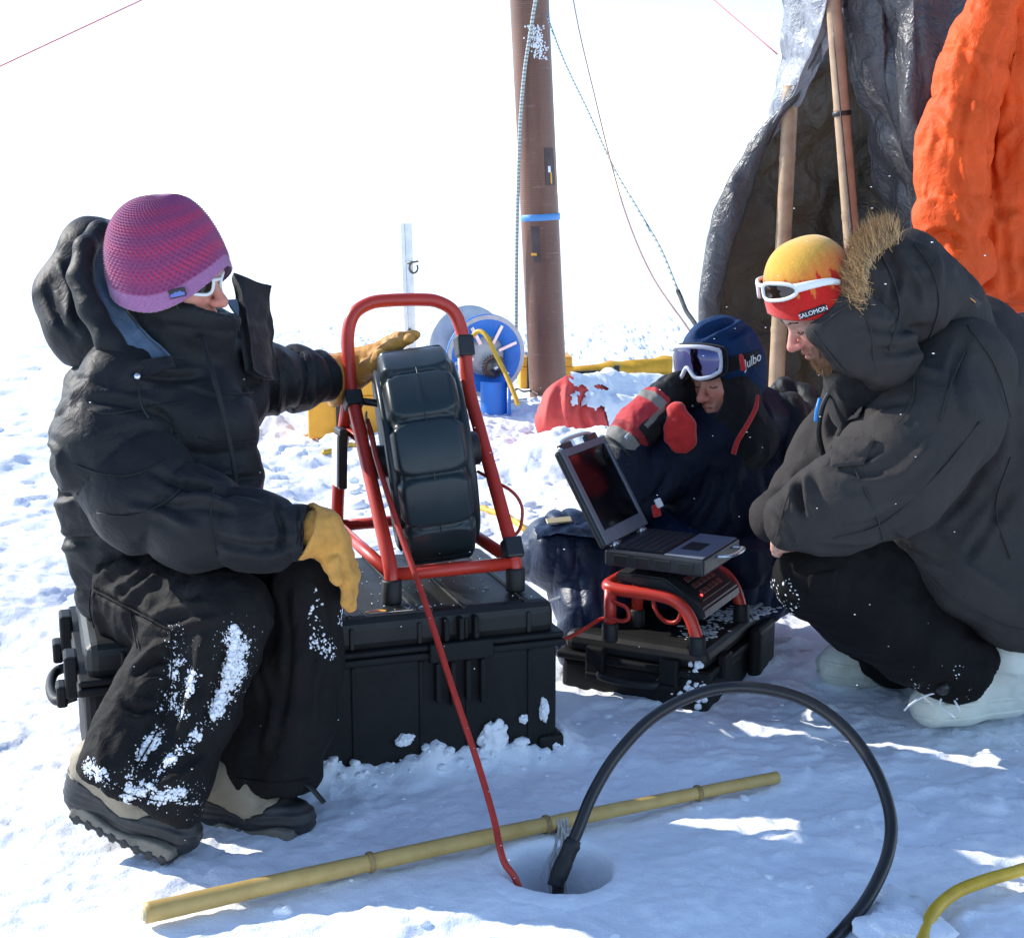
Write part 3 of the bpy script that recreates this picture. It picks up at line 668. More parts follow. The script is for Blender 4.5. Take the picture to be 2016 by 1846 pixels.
# ------------------------------------------------------------------ long yellow bag
t = thing('long_bag', G(1230, 748), 'long yellow canvas bag lying in the snow far behind the blue hood', 'bag')
fs = px_chain([(1095, 742, 9.7, 13), (1200, 734, 9.8, 17), (1310, 728, 9.9, 19), (1430, 722, 10.0, 18), (1540, 720, 10.1, 16)])
lo, hi = auto_bounds(pts3([(1080, 690, 9.6), (1560, 770, 10.2)]), .12)
body('bag_body', fs, .05, lo, hi, .016, M['yellow_canvas'], t, lambda P, N: creases(P, 3.2, .022, 4, (.5, 2, 2)))
q = W(1155, 735, 9.62); mk('black_panel', *bm_vf(bbox(-.125, .125, -.01, .01, -.018, .018, .004), frame_M(q, unit((1, .08, 0.03)), (0, 1, 0), (0, 0, 1))), M['black'], t, False)
q = W(1214, 731, 9.62); mk('buckle', *bm_vf(bbox(-.02, .02, -.012, .012, -.035, .04, .005), frame_M(q, (1, 0, 0), (0, 1, 0), (0, 0, 1))), M['black'], t, False)
# yellow rope bits half buried behind the reel
P = catmull([G(905, 960, .06), G(950, 990, .05), G(985, 1012, .04), G(1025, 1035, .05), G(1060, 1046, .04), G(1090, 1060, .02)], 8); P[:, 2] = H(P[:, 0], P[:, 1]) + .012
tag(mk('yellow_rope', *tube(P, .012, 8), M['yellow_hose'], loc=P[0]), 'yellow rope lying on the snow behind the red frame', 'rope')
P = catmull([G(636, 893), G(662, 889), G(690, 884), G(712, 876)], 8); P[:, 2] = H(P[:, 0], P[:, 1]) + .012
tag(mk('rope_scrap', *tube(P, .013, 8), M['yellow_hose'], loc=P[0]), 'scrap of yellow rope poking from the snow before the yellow case', 'rope')
# ------------------------------------------------------------------ tarp tent on bamboo poles, with an orange jacket hung in front
T0 = W(1700, 900, 5.2); t = thing('tarp_tent', (T0[0], 5.2, 0), 'tent of crumpled black and silver tarpaulin over bamboo poles', 'tent')
def sheet(name, rows, mat_, nu=90, nv=130, amp=.03, sc=4, seed=1, thick=.003, extra=None, stretch=(1, 1, 1)):
    """rows: list of (y, [(x, Y), ...]) control points in photo pixels; a wrinkled two-sided sheet with thickness"""
    rows = [(y, np.array([W(x, y, Yv) for x, Yv in pts])) for y, pts in rows]
    L = np.array([catmull(r, 1)[0:0] if False else np.array([[np.interp(s, np.linspace(0, 1, len(r)), r[:, k]) for k in range(3)] for s in np.linspace(0, 1, nu)]) for _, r in rows])
    n = len(L); idx = np.linspace(0, n - 1, nv); V = np.zeros((nv, nu, 3))
    for c in range(nu):
        cm = catmull(L[:, c, :], 24); ti = np.linspace(0, len(cm) - 1, nv)
        for k in range(3): V[:, c, k] = np.interp(ti, np.arange(len(cm)), cm[:, k])
    V = V.reshape(-1, 3); F = grid_faces(nu, nv); N = vnormals(V, F)
    d = creases(V.astype(np.float32), sc, amp, seed, stretch) + creases(V.astype(np.float32), sc * 2.9, amp * .2, seed + 30, stretch)
    V = V + N * d[:, None]
    m = len(V); Vb = V + N * thick; edge = []
    ring = list(range(nu)) + [nu * (j + 1) - 1 for j in range(1, nv)] + [nu * (nv - 1) + i for i in range(nu - 2, -1, -1)] + [nu * j for j in range(nv - 2, 0, -1)]
    F2 = F + [[i + m for i in f[::-1]] for f in F] + [[a, b, b + m, a + m] for a, b in zip(ring, ring[1:] + ring[:1])]
    return mk(name, np.concatenate([V, Vb]), F2, mat_, t)
# inner wall seen through the opening (brownish, light comes through)
sheet('inner_wall', [(-420, [(1760, 4.9), (1800, 5.2), (1900, 5.3)]), (-80, [(1690, 5.0), (1760, 5.45), (1900, 5.5)]), (60, [(1650, 5.1), (1740, 5.5), (1900, 5.5)]), (190, [(1578, 5.3), (1700, 5.6), (1880, 5.5)]), (300, [(1502, 5.4), (1650, 5.65), (1860, 5.5)]),
      (450, [(1421, 5.45), (1600, 5.7), (1850, 5.5)]), (560, [(1397, 5.5), (1590, 5.75), (1850, 5.5)]), (680, [(1392, 5.5), (1590, 5.75), (1850, 5.5)]), (830, [(1390, 5.5), (1600, 5.75), (1850, 5.5)]), (1030, [(1380, 5.5), (1600, 5.75), (1850, 5.5)])], M['tarp_brown'], 80, 130, .06, 2.6, 3, stretch=(1.3, 1, .8))
# rolled dark hem down the left edge
hem = [(1735, -400, 4.8), (1652, -40, 4.95), (1618, 70, 5.08), (1566, 180, 5.22), (1530, 235, 5.3), (1489, 296, 5.36), (1458, 360, 5.4), (1432, 432, 5.42), (1412, 505, 5.44), (1400, 570, 5.45), (1398, 640, 5.46), (1394, 1020, 5.46)]
P = catmull([W(*h) for h in hem], 8); r = np.interp(np.linspace(0, 1, len(P)), [0, .12, .32, .47, .63, .82, 1], [.008, .008, .010, .03, .05, .035, .03])
V, F = tube(P, r, 18); N = vnormals(V, F); V = V + N * creases(V.astype(np.float32), 6, .014, 9, (1, 1, .35))[:, None]; mk('rolled_hem', V, F, M['tarp_dark'], t)
# silver outer face turned back at upper left
sheet('silver_flap', [(-420, [(1600, 5.2), (1660, 5.0), (1720, 4.85)]), (-60, [(1542, 5.35), (1600, 5.1), (1655, 4.93)]), (40, [(1533, 5.4), (1590, 5.18), (1634, 5.02)]), (110, [(1527, 5.42), (1565, 5.28), (1606, 5.12)]), (180, [(1517, 5.42), (1540, 5.35), (1566, 5.24)]), (240, [(1500, 5.42), (1515, 5.38), (1530, 5.32)]), (290, [(1482, 5.42), (1488, 5.4), (1494, 5.36)])], M['tarp_silver'], 50, 80, .022, 5, 12)
sheet('hem_strip', [(-420, [(1715, 4.8), (1765, 4.9)]), (-60, [(1640, 4.9), (1690, 5.0)]), (40, [(1622, 4.99), (1656, 5.08)]), (120, [(1592, 5.1), (1622, 5.16)]), (200, [(1550, 5.22), (1580, 5.27)]), (270, [(1507, 5.31), (1528, 5.34)]), (310, [(1478, 5.36), (1490, 5.37)])], M['tarp_silver'], 14, 70, .008, 6, 14)
# right hand panel, dark and shiny
sheet('front_panel', [(-420, [(1700, 4.9), (1730, 4.8), (1790, 4.75), (1880, 4.75), (2000, 4.7)]), (-80, [(1650, 5.0), (1700, 4.85), (1790, 4.75), (1900, 4.7), (2080, 4.6)]), (120, [(1662, 5.1), (1712, 4.88), (1800, 4.74), (1900, 4.7), (2080, 4.6)]), (260, [(1682, 5.2), (1735, 4.92), (1800, 4.76), (1900, 4.7), (2080, 4.6)]),
      (400, [(1716, 5.3), (1762, 5.0), (1820, 4.8), (1900, 4.7), (2080, 4.6)]), (520, [(1745, 5.35), (1790, 5.02), (1850, 4.8), (1920, 4.7), (2080, 4.6)]), (700, [(1760, 5.4), (1810, 5.0), (1860, 4.8), (1930, 4.7), (2080, 4.6)]), (1060, [(1760, 5.4), (1810, 5.0), (1860, 4.8), (1930, 4.7), (2080, 4.6)])], M['tarp_dark'], 110, 150, .055, 2.3, 25, stretch=(1.5, 1.2, .55))
def cane(name, a, b, r0, r1, m, parent, joints, split=False):
    P = np.linspace(a, b, 60); r = np.linspace(r0, r1, 60).copy(); o = mk(name, *tube(P, r, 20), m, parent)
    for j in joints:
        p = a + (b - a) * j; rr_ = r0 + (r1 - r0) * j; d = unit(b - a)
        mk('node_ring', *lathe([(rr_ * .99, -.012), (rr_ * 1.07, -.004), (rr_ * 1.02, 0), (rr_ * 1.08, .004), (rr_ * .99, .013)], p, d, 20), m, o)
    return o
a, b = W(1514, 1050, 5.3), W(1557, 170, 5.3); cane('bamboo_pole', a, b, 15.5 * MPP(a), 15.5 * MPP(b), M['bamboo_pale'], t, (.47, .845))
a, b = W(1722, 1060, 5.05), W(1608, -420, 4.95); o = cane('bamboo_pole', a, b, 16 * MPP(a), 15 * MPP(b), M['bamboo_pale'], t, (.457, .597, .9))
p = a + (b - a) * .594; mk('black_tie', *lathe([(.0305, -.008), (.033, -.006), (.033, .006), (.0305, .008)], p, unit(b - a), 20), M['black'], t)
q0, q1 = W(1686, 560, 4.975), W(1640, 60, 4.945); mk('split', *tube(np.linspace(q0, q1, 20), np.interp(np.linspace(0, 1, 20), [0, .3, 1], [.006, .005, .0015]), 6), M['dark_steel'], o)
# orange down jacket
jk = W(1960, 600, 4.1); t2 = thing('orange_jacket', (jk[0], 4.1, 0), 'bright orange quilted down jacket hanging in front of the black tarp', 'jacket')
fs = px_chain([(1985, -70, 4.1, 40), (1915, 130, 4.08, 62), (1880, 290, 4.05, 68), (1872, 420, 4.02, 66), (1880, 500, 4.02, 62), (1895, 520, 4.0, 56)])
fs2 = px_chain([(2040, -60, 4.2, 90), (2010, 150, 4.2, 110), (2005, 350, 4.2, 112), (2005, 500, 4.2, 105), (2005, 545, 4.2, 100)]) + px_chain([(2120, -40, 4.2, 90), (2140, 300, 4.2, 110), (2130, 540, 4.2, 100)]) + px_chain([(1935, 440, 4.1, 70), (1940, 548, 4.1, 52)])
f1 = plane_cut(union(fs, .03), W(1890, 575, 4.0), (-.1, 0, -1)); f2 = plane_cut(union(fs2, .06), W(2000, 606, 4.2), (0, 0, -1))
slv = pts3([(1985, -70, 4.1), (1915, 130, 4.08), (1880, 290, 4.05), (1872, 420, 4.02), (1890, 530, 4.0)])
def baffle(s, pitch, amp, p=.55): return amp * (np.abs(np.sin(math.pi * s / pitch)) ** p - .72)
OFOLD = [([(1950, 60), (1905, 200), (1885, 330), (1905, 420)], -.012, 7), ([(1990, 30), (1960, 180), (1952, 330), (1975, 470), (1985, 600)], -.014, 8), ([(1850, 230), (1880, 280), (1900, 360)], .012, 9), ([(1830, 380), (1875, 400), (1900, 440)], .013, 9), ([(1820, 470), (1860, 460), (1895, 490)], -.014, 8), ([(1825, 520), (1870, 505), (1900, 525)], .014, 8), ([(2000, 250), (1965, 300), (1955, 340)], .012, 9), ([(2010, 420), (1970, 440), (1955, 480)], .012, 9), ([(1900, 90), (1930, 130), (1950, 180)], .010, 8)]
def od(P, N):
    d1, s1 = chain_param(P, slv); near = f1(P) < f2(P)
    wv = .02 * pn(P * 5, 3)
    sA = s1 + wv; sB = -P[:, 2] + wv * 1.2 + 5
    b = np.where(near, baffle(sA, .13, .013, .45), baffle(sB, .14, .013, .45))
    seam = np.where(near, np.abs(np.sin(math.pi * sA / .13)), np.abs(np.sin(math.pi * sB / .14)))
    return b + (1 - seam) ** .7 * .011 * pn(P * np.array((44, 44, 8), np.float32), 6) + creases(P + .5 * P[:, [2, 2, 2]] * np.array((1, 0, 0), np.float32), 4, .005, 44, (1.6, 1, .7)) + creases(P, 10, .004, 48, (1.5, 1, .6)) + folds(P, N, OFOLD) + .004 * pn(P * 26, 7)
fu = lambda P: smin(f1(P), f2(P), .004)
lo, hi = auto_bounds(pts3([(1780, -110, 3.85), (2230, 640, 4.45)]), .03)
_, OV, OF = body('shell', fu, 0, lo, hi, .0075, M['orange_down'], t2, od)
mk('hem_binding', *tube(catmull([W(1905, 600, 4.02), W(1960, 603, 3.99), W(2030, 604, 3.98), W(2110, 604, 4.0)], 8), .006, 8), M['orange_down'], t2)
mk('hanging_loop', *tube(catmull([W(2060, -110, 4.2), W(2055, -200, 4.25), W(2020, -330, 4.5), W(1990, -410, 4.68)], 6), .006, 8), M['black'], t2)
# ------------------------------------------------------------------ writing
def text_vf(s, size, M4, ext=.0006, font_shear=0.0, spacing=1.0):
    cu = bpy.data.curves.new('lettering', 'FONT'); cu.body = s; cu.size = size; cu.extrude = ext; cu.align_x = 'CENTER'; cu.align_y = 'CENTER'; cu.shear = font_shear; cu.space_character = spacing; cu.resolution_u = 3
    ob = bpy.data.objects.new('lettering_tmp', cu); COL.objects.link(ob); dg = bpy.context.evaluated_depsgraph_get(); dg.update()
    me = ob.evaluated_get(dg).to_mesh(); V = np.array([M4 @ v.co for v in me.vertices]); F = [list(p.vertices) for p in me.polygons]
    ob.evaluated_get(dg).to_mesh_clear(); bpy.data.objects.remove(ob); bpy.data.curves.remove(cu); return V, F
# ------------------------------------------------------------------ the big transit case (local x to the left along the front, y back, z up)
CL = CASE_C - CU * CASE_L
MC = frame_M(CL, CU, CV, (0, 0, 1))
t = thing('transit_case', CASE_C - CU * .5 + CV * .27, 'large black ribbed transit case that serves as a seat, snow around its foot', 'case')
def cbox(name, x0, x1, y0, y1, z0, z1, bev, m, parent, seg=3): return mk(name, *bm_vf(bbox(x0, x1, y0, y1, z0, z1, bev, seg), MC), m, parent, False)
L, D, Hc = CASE_L, CASE_D, CASE_H
base = cbox('base', 0, L, 0, D, -.04, .272, .022, M['case'], t)
lid = cbox('lid', .006, L - .006, .006, D - .006, .284, Hc, .026, M['case_lid'], t)
cbox('rim', -.012, L + .012, -.012, D + .012, .262, .280, .006, M['case'], t); cbox('rim', -.010, L + .010, -.010, D + .010, .2815, .296, .006, M['case'], t)
for u in (.08, .185, .445, .55, .70, .805, .95):                           # raised ribs over lid, down the front
    mk('rib', *bm_vf(bbox(u - .006, u + .006, .02, D - .02, Hc - .012, Hc + .005, .003, 2), MC), M['case_lid'], lid, False)
    mk('rib', *bm_vf(bbox(u - .005, u + .005, .001, .03, .297, Hc - .02, .003, 2), MC), M['case_lid'], lid, False)
    mk('rib', *bm_vf(bbox(u - .005, u + .005, -.004, .03, 0, .260, .003, 2), MC), M['case'], base, False)
cbox('lid_panel', .455, .54, .06, .42, Hc - .01, Hc + .002, .002, M['case_lid'], lid)
for u0 in (.30, .735):                                                     # hinge sets on the front: ribs above and below the rim
    hg = cbox('hinge', u0 - .02, u0 + .125, -.022, .0, .257, .30, .005, M['case'], t)
    for k in range(4): mk('hinge_rib', *bm_vf(bbox(u0 + k * .034 - .006, u0 + k * .034 + .006, -.020, .006, .165 - .012 * (k % 2), .256, .004, 2), MC), M['case'], hg, False)
    for k in range(3): mk('hinge_rib', *bm_vf(bbox(u0 + .02 + k * .034 - .006, u0 + .02 + k * .034 + .006, -.018, .008, .302, .352, .004, 2), MC), M['case'], hg, False)
for v in (.10, .40):                                                       # latches on the left end, standing off
    lt = mk('latch', *bm_vf(bbox(-.034, -.006, v - .035, v + .035, .235, .325, .006, 2), MC), M['case'], t, False)
    mk('latch_tongue', *bm_vf(bbox(-.052, -.030, v - .028, v + .028, .215, .262, .006, 2), MC), M['case'], lt, False)
mk('handle', *tube(catmull([CL + CV * .16 - CU * .012 + (0, 0, .21), CL + CV * .17 - CU * .05 + (0, 0, .20), CL + CV * .27 - CU * .062 + (0, 0, .195), CL + CV * .36 - CU * .05 + (0, 0, .2), CL + CV * .37 - CU * .012 + (0, 0, .21)], 6), .011, 10), M['rubber'], t)
mk('foot_skid', *bm_vf(bbox(L - .05, L + .012, -.012, .05, -.03, .055, .01, 2), MC), M['case'], t, False)
# sticker
def on_lid(u, v, w=.0): return CL + CU * u + CV * v + np.array((0, 0, Hc + w))
A = np.linspace(0, 2 * math.pi, 40)[:-1]
st = cbox('sticker', .585, .735, .022, .062, Hc - .004, Hc + .0016, .0005, M['black'], t, 1)
V = [on_lid(.612 + .024 * math.cos(q), .044 + .0125 * math.sin(q), .0024) for q in A]; mk('emblem', V, [list(range(len(V)))], M['yellow_case'], st, False)
V = [on_lid(.610 + .013 * math.cos(q), .046 + .008 * math.sin(q), .0030) for q in A]; mk('emblem', V, [list(range(len(V)))], M['red_paint'], st, False)
mk('lettering', *text_vf('VKAR', .024, frame_M(on_lid(.706, .045, .0022), CU, CV, (0, 0, 1)), .0004, .25), M['text_white'], st, False)
V = [on_lid(a, b, .0024) for a, b in ((.595, .0285), (.73, .0285), (.73, .031), (.595, .031))]; mk('line', V, [[0, 1, 2, 3]], M['text_white'], st, False)
# drops and snow crumbs on the lid, snow stuck to the front
mb = MB(); rl = np.random.RandomState(9)
for k in range(130):
    p = on_lid(rl.uniform(.42, 1.0), rl.uniform(.03, .5), .001); mb.add(*lump(p, rl.uniform(.0008, .0024), k % 20, (1, 1, .6)))
tag(mb.out('lid_crumbs', M['snow_clump']), 'tiny crumbs of snow on the big case lid', 'snow', kind='stuff')
def stuck(u, z, r, sq, label, seed):
    p = CL + CU * u - CV * .004 + np.array((0, 0, z)); V, F = lump((0, 0, 0), r, seed, sq, 4); V = V @ np.array([CU, CV, (0, 0, 1)]) + p
    tag(mk('snow_clod', V, F, M['snow_clump'], loc=p), label, 'snow clod')
stuck(.865, .055, .04, (.85, .4, 1.1), 'big white clod of snow stuck low on the front of the transit case', 3)
stuck(.66, .085, .018, (1.1, .6, .7), 'small oblong snow clod stuck to the middle of the transit case front', 4)
stuck(.985, .115, .018, (.6, .5, 1.4), 'narrow upright snow clod stuck near the right edge of the transit case', 6)
stuck(.935, .10, .010, (1, .6, 1), 'tiny round snow clod stuck between two larger ones on the transit case', 7)

# ------------------------------------------------------------------ push cable reel on the case
RO = np.array((-.264, 3.017, CASE_H + .004)); RU = unit((.936, .351, 0)); RV = np.array((-RU[1], RU[0], 0)); RW = np.array((0, 0, 1.0)); RWid = .29
def rp(u, v, w): return RO + RU * u + RV * v + RW * w
t = thing('cable_reel', rp(RWid / 2, .25, 0), 'cable reel with a dark lugged drum in a red tube frame on the big case', 'cable reel')
tr = .0158
half = [(0, 0, .03), (0, .012, .08), (0, .10, .18), (0, .24, .33), (0, .318, .42), (0, .345, .50), (.004, .362, .56), (.022, .37, .605), (.06, .373, .628), (.105, .373, .634)]
P = [rp(*q) for q in half]; P += [rp(RWid - u, v, w) for u, v, w in half[::-1]]
fr = mk('frame', *tube(catmull(P, 7), tr, 16), M['red_paint'], t)
for u in (0, RWid):
    mk('back_leg', *tube(catmull([rp(u, .50, .03), rp(u, .495, .10), rp(u, .45, .24), rp(u, .385, .36), rp(u, .335, .44)], 6), tr, 14), M['red_paint'], t)
    mk('side_bar', *tube([rp(u, .015, .065), rp(u, .498, .065)], tr * .93, 14), M['red_paint'], t)
    for v in (0, .50):
        mk('rubber_foot', *lathe([(0, 0), (.021, 0), (.022, .006), (.022, .05), (.0195, .054), (.0165, .054)], rp(u, v, 0), RW, 24), M['rubber'], t)
mk('front_bar', *tube([rp(.01, .008, .062), rp(RWid - .01, .008, .062)], tr * .97, 14), M['red_paint'], t)
mk('rear_bar', *tube([rp(.01, .498, .065), rp(RWid - .01, .498, .065)], tr * .93, 14), M['red_paint'], t)
def clamp(u, v, w, d, s=.03):
    d = unit(d); x = unit(np.cross(d, RV)); y = np.cross(d, x)
    return mk('clamp', *bm_vf(bbox(-.021, .021, -.021, .021, -s, s, .005, 2), frame_M(rp(u, v, w), x, y, d)), M['black'], t, False)
clamp(0, .31, .408, RV * .8 + RW, .02); clamp(RWid, .353, .52, RV * .3 + RW, .026); clamp(RWid, .02, .092, RV * .6 + RW, .024)
mk('bracket', *tube([rp(.0, .31, .408), rp(.03, .29, .405), rp(.075, .26, .40)], .009, 8), M['black'], t)
# drum
dcn = rp(RWid / 2 + .004, .225, .282); tl = R(7); RD = unit((math.cos(R(8)), math.sin(R(8)), 0)); va = np.array((-RD[1], RD[0], 0)); ua = unit(RD * math.cos(tl) + RW * math.sin(tl)); wa = unit(-RD * math.sin(tl) + RW * math.cos(tl))
NL, NPH, NS = 12, 12 * 24, 41; Rd, hw = .252, .088
ph = np.arange(NPH) * 2 * math.pi / NPH; lp = (ph * NL / (2 * math.pi)) % 1.0; dg = np.minimum(lp, 1 - lp)          # 0 at groove, .5 mid lug
ss = np.linspace(-1, 1, NS); V = np.zeros((NS, NPH, 3))
for j, s in enumerate(ss):
    e = smooth(.62, 1.0, abs(s)); gw = .055 + .15 * smooth(.3, .95, abs(s))
    g = smooth(gw * .25, gw, dg); sh = smooth(.93, 1.0, abs(s))
    r = Rd - .017 * (1 - g) * (1 + 1.0 * e) - .028 * e * e - .035 * sh + .0008 * (abs(s) < .012)
    x = hw * (math.copysign(abs(s) ** .8, s)) * (1 - 0.05 * sh); 
    V[j] = dcn + ua * x + r[:, None] * (np.cos(ph)[:, None] * va + np.sin(ph)[:, None] * wa)
dr = mk('drum', V.reshape(-1, 3), grid_faces(NPH, NS, True), M['drum'], t)
for sgn in (-1, 1):
    mk('side_wall', *lathe([(.205, .074), (.215, .089), (.20, .097), (.185, .089), (.17, .083), (.10, .077), (.095, .060), (.03, .060), (.0, .06)], dcn, ua * sgn, 72), M['drum'], dr)
    mk('hub', *lathe([(.04, .07), (.04, .125), (.03, .13), (0, .13)], dcn, ua * sgn, 28), M['black'], dr)
mk('seam', *lathe([(Rd + .0, -.0012), (Rd + .0012, 0), (Rd, .0012)], dcn, ua, NPH), M['drum'], dr)
mk('hub_arm', *tube([rp(0, .40, .33), rp(.02, .33, .31), dcn - ua * .12], .011, 10), M['red_paint'], t); mk('hub_arm', *tube([rp(RWid, .40, .33), rp(RWid - .01, .33, .31), dcn + ua * .12], .011, 10), M['red_paint'], t)
mk('drum_label', *bm_vf(bbox(-.02, .02, -.002, .002, -.05, .05, .001, 1), frame_M(rp(.028, .30, .33), unit(RV * .9 + RU * .3), unit(RU * .9 - RV * .3), RW)), M['beige'], t, False)
pl = mk('connector_board', *bm_vf(bbox(-.008, .012, -.03, .03, -.075, .075, .004, 2), frame_M(rp(-.018, .38, .26), RU, RV, unit(RW + RV * -.12))), M['black'], t, False)
mk('board_face', *bm_vf(bbox(-.014, -.0085, -.026, .026, -.07, .06, .002, 1), frame_M(rp(-.018, .38, .26), RU, RV, unit(RW + RV * -.12))), M['white_plastic'], pl, False)
# cable of the junction box on the right
mk('signal_cable', *tube(catmull([rp(RWid - .02, .2, .24), rp(RWid + .012, .16, .22), rp(RWid + .04, .12, .20), rp(RWid + .058, .11, .165), rp(RWid + .05, .10, .12), rp(RWid + .02, .08, .10)], 7), .004, 8), M['red_cable'], t)
# ------------------------------------------------------------------ red push cable down into the hole
hp = HOLE
P = catmull([rp(.03, .30, .36), rp(.02, .22, .335), W(742, 905, 3.13), W(785, 1040, 3.0), W(835, 1180, 2.88), W(893, 1360, 2.74), W(940, 1500, 2.64), W(972, 1610, 2.545), W(990, 1690, 2.47), np.array((.02, 2.455, -.06)), np.array((.035, 2.45, -.45))], 10)
tag(mk('push_cable', *tube(P, .0067, 12), M['red_cable'], loc=(.02, 2.46, 0)), 'red push cable running from the reel drum down into the ice hole', 'cable')
mb = MB(); rl = np.random.RandomState(2)
for k in range(16):
    p = P[rl.randint(38, len(P) - 14)] + rl.normal(size=3) * .003 + np.array((.004, -.006, 0)); mb.add(*lump(p, rl.uniform(.0006, .0014), k % 20))
tag(mb.out('cable_frost', M['snow_clump']), 'specks of frost clinging to the red cable', 'snow', kind='stuff')
# ------------------------------------------------------------------ bamboo cane on the snow
a = G(285, 1797, .024); b = G(1530, 1530, .018); b2 = a + (b - a) * 1.0
t = thing('bamboo_cane', (a + b) / 2 * (1, 1, 0), 'long straw coloured bamboo cane lying on the snow behind the hole', 'cane')
n = 140; s = np.linspace(0, 1, n); P = a + (b2 - a) * s[:, None] + np.array((0, 0, 1)) * (.006 * np.sin(s * 3.0))[:, None]
rad = np.interp(s, [0, 1], [.0185, .0128])
for j in (.31, .585, .85): rad = rad + .0034 * np.exp(-((s - j) / .0045) ** 2) - .0012 * np.exp(-((s - j) / .018) ** 2)
M['cane_node'] = mat('cane_node', (.3, .19, .07), .6, .3, 40)
V, F = tube(P, rad, 22); V[:, 2] += .0005 * pn(V * 60, 2); cn = mk('stem', V, F, M['bamboo'], t)
d = unit(b2 - a); mk('cut_end', *lathe([(0, .004), (.0125, .004), (.0135, -.0012), (.0185, -.0012)], a, -d, 22), M['beige'], t)
for j in (.31, .585, .85):
    p = a + (b2 - a) * j + np.array((0, 0, .006 * math.sin(j * 3))); rr_ = .0185 - .0057 * j + .0022; mk('node_ring', *lathe([(rr_, -.006), (rr_ + .0012, -.004), (rr_ + .0016, -.001), (rr_ + .0004, 0), (rr_ + .0014, .0015), (rr_, .004)], p, d, 24), M['cane_node'], t)
for j, w in ((.318, .03), (.862, .025)):
    p = a + (b2 - a) * j; rr_ = .0192 - .006 * j; x = unit(np.cross(d, (0, 0, 1))); V = []
    for k, q in enumerate(np.linspace(0, 1, 10)):
        for an_ in np.linspace(-.35, .35, 5) * math.sin(math.pi * min(q + .05, .95)): V.append(p + d * (q * w) + rr_ * 1.015 * ((x * math.sin(an_ + .35)) + np.array((0, 0, 1)) * math.cos(an_ + .35)))
    mk('scar', V, grid_faces(5, 10), M['dark_steel'], t)
# string tied round it, hanging into the hole
t = thing('tied_string', (a + (b - a) * .605) * (1, 1, 0), 'grey string looped round the bamboo cane and dangling into the hole', 'string')
for off in (-.0075, -.003, .002, .007):
    p = a + (b2 - a) * (.605 + off); rr_ = .0172; x = unit(np.cross(d, (0, 0, 1))); zz = np.cross(x, d); A = np.linspace(0, 2 * math.pi, 20)
    mk('loop', *tube(np.array([p + rr_ * (x * math.cos(q) + zz * math.sin(q)) + d * .003 * math.sin(q * .5) for q in A]), .003, 8), M['string'], t)
p = a + (b2 - a) * .605 + np.array((0, -.016, .0))
for pts in ([(0, 0, 0), (-.008, -.02, -.03), (-.018, -.035, -.06), (-.02, -.05, -.10), (-.012, -.06, -.13), (-.002, -.055, -.10), (.0, -.04, -.06), (.004, -.02, -.03), (.006, 0, .002)],
            [(.004, 0, 0), (.012, -.02, -.04), (.010, -.04, -.08), (.014, -.06, -.14), (.012, -.07, -.24)], [(.006, 0, .0), (.016, -.02, -.02), (.015, -.03, -.045), (.006, -.03, -.055), (-.004, -.028, -.045), (.002, -.024, -.03)]):
    mk('strand', *tube(catmull([p + np.array(q) for q in pts], 7), .0028, 8), M['string'], t)
# ------------------------------------------------------------------ black hose loop out of the hole
P = catmull([np.array((.075, 2.47, -.5)), np.array((.085, 2.475, -.1)), W(1103, 1715, 2.49), W(1135, 1640, 2.52), W(1168, 1560, 2.56), W(1218, 1480, 2.60), W(1290, 1408, 2.64), W(1385, 1362, 2.66), W(1480, 1353, 2.66), W(1580, 1376, 2.63),
             W(1660, 1430, 2.58), W(1720, 1510, 2.51), W(1752, 1600, 2.44), W(1748, 1680, 2.38), W(1710, 1765, 2.32), W(1655, 1835, 2.26), G(1590, 1900, .014), G(1500, 1990, .012)], 12)
t = thing('black_hose', (.089, 2.47, 0), 'thick black hose arching out of the ice hole in a wide loop', 'hose')
mk('hose', *tube(P, .0118, 16), M['hose'], t)
q0 = [W(1092, 1745, 2.478), W(1103, 1715, 2.49), W(1118, 1680, 2.505), W(1130, 1652, 2.517)]
mk('coupling', *tube(catmull(q0, 6), [.0155] * 4 + [.0175] * 6 + [.016] * 5 + [.0175] * 2 + [.015] * 2, 16), M['rubber'], t)
# yellow hose bottom right
P = catmull([G(1800, 1905, .015), G(1818, 1845, .02), G(1838, 1795, .028), G(1880, 1757, .035), G(1935, 1734, .04), G(1990, 1718, .04), G(2060, 1700, .035), G(2200, 1680, .03)], 10)
tag(mk('yellow_snow_hose', *tube(P, .0115, 14), M['yellow_hose'], loc=P[20] * (1, 1, 0)), 'yellow hose curving over the snow beside the broken slab', 'hose')

# ------------------------------------------------------------------ small case, recorder and laptop
SA = unit((.883, -.469, 0)); SB = unit((.469, .883, 0)); SZ = np.array((0, 0, 1.0))
K = np.array((.478, 3.33, 0)); SH = .15
MS = frame_M(K - SA * .40, SA, SB, SZ)
t = thing('small_case', K - SA * .2 + SB * .22, 'low black hard case with a dented lid under the red framed recorder', 'case')
def sbox(name, x0, x1, y0, y1, z0, z1, bev, m, parent, seg=2): return mk(name, *bm_vf(bbox(x0, x1, y0, y1, z0, z1, bev, seg), MS), m, parent, False)
sbox('base', 0, .40, 0, .44, -.03, .082, .018, M['case'], t, 3); sl = sbox('lid', .004, .396, .004, .436, .094, SH, .026, M['case_lid'], t, 3)
sbox('rim', -.008, .408, -.008, .448, .078, .098, .005, M['case'], t)
sbox('lid_panel', .05, .35, .05, .39, SH - .01, SH + .003, .002, M['case_lid'], sl)
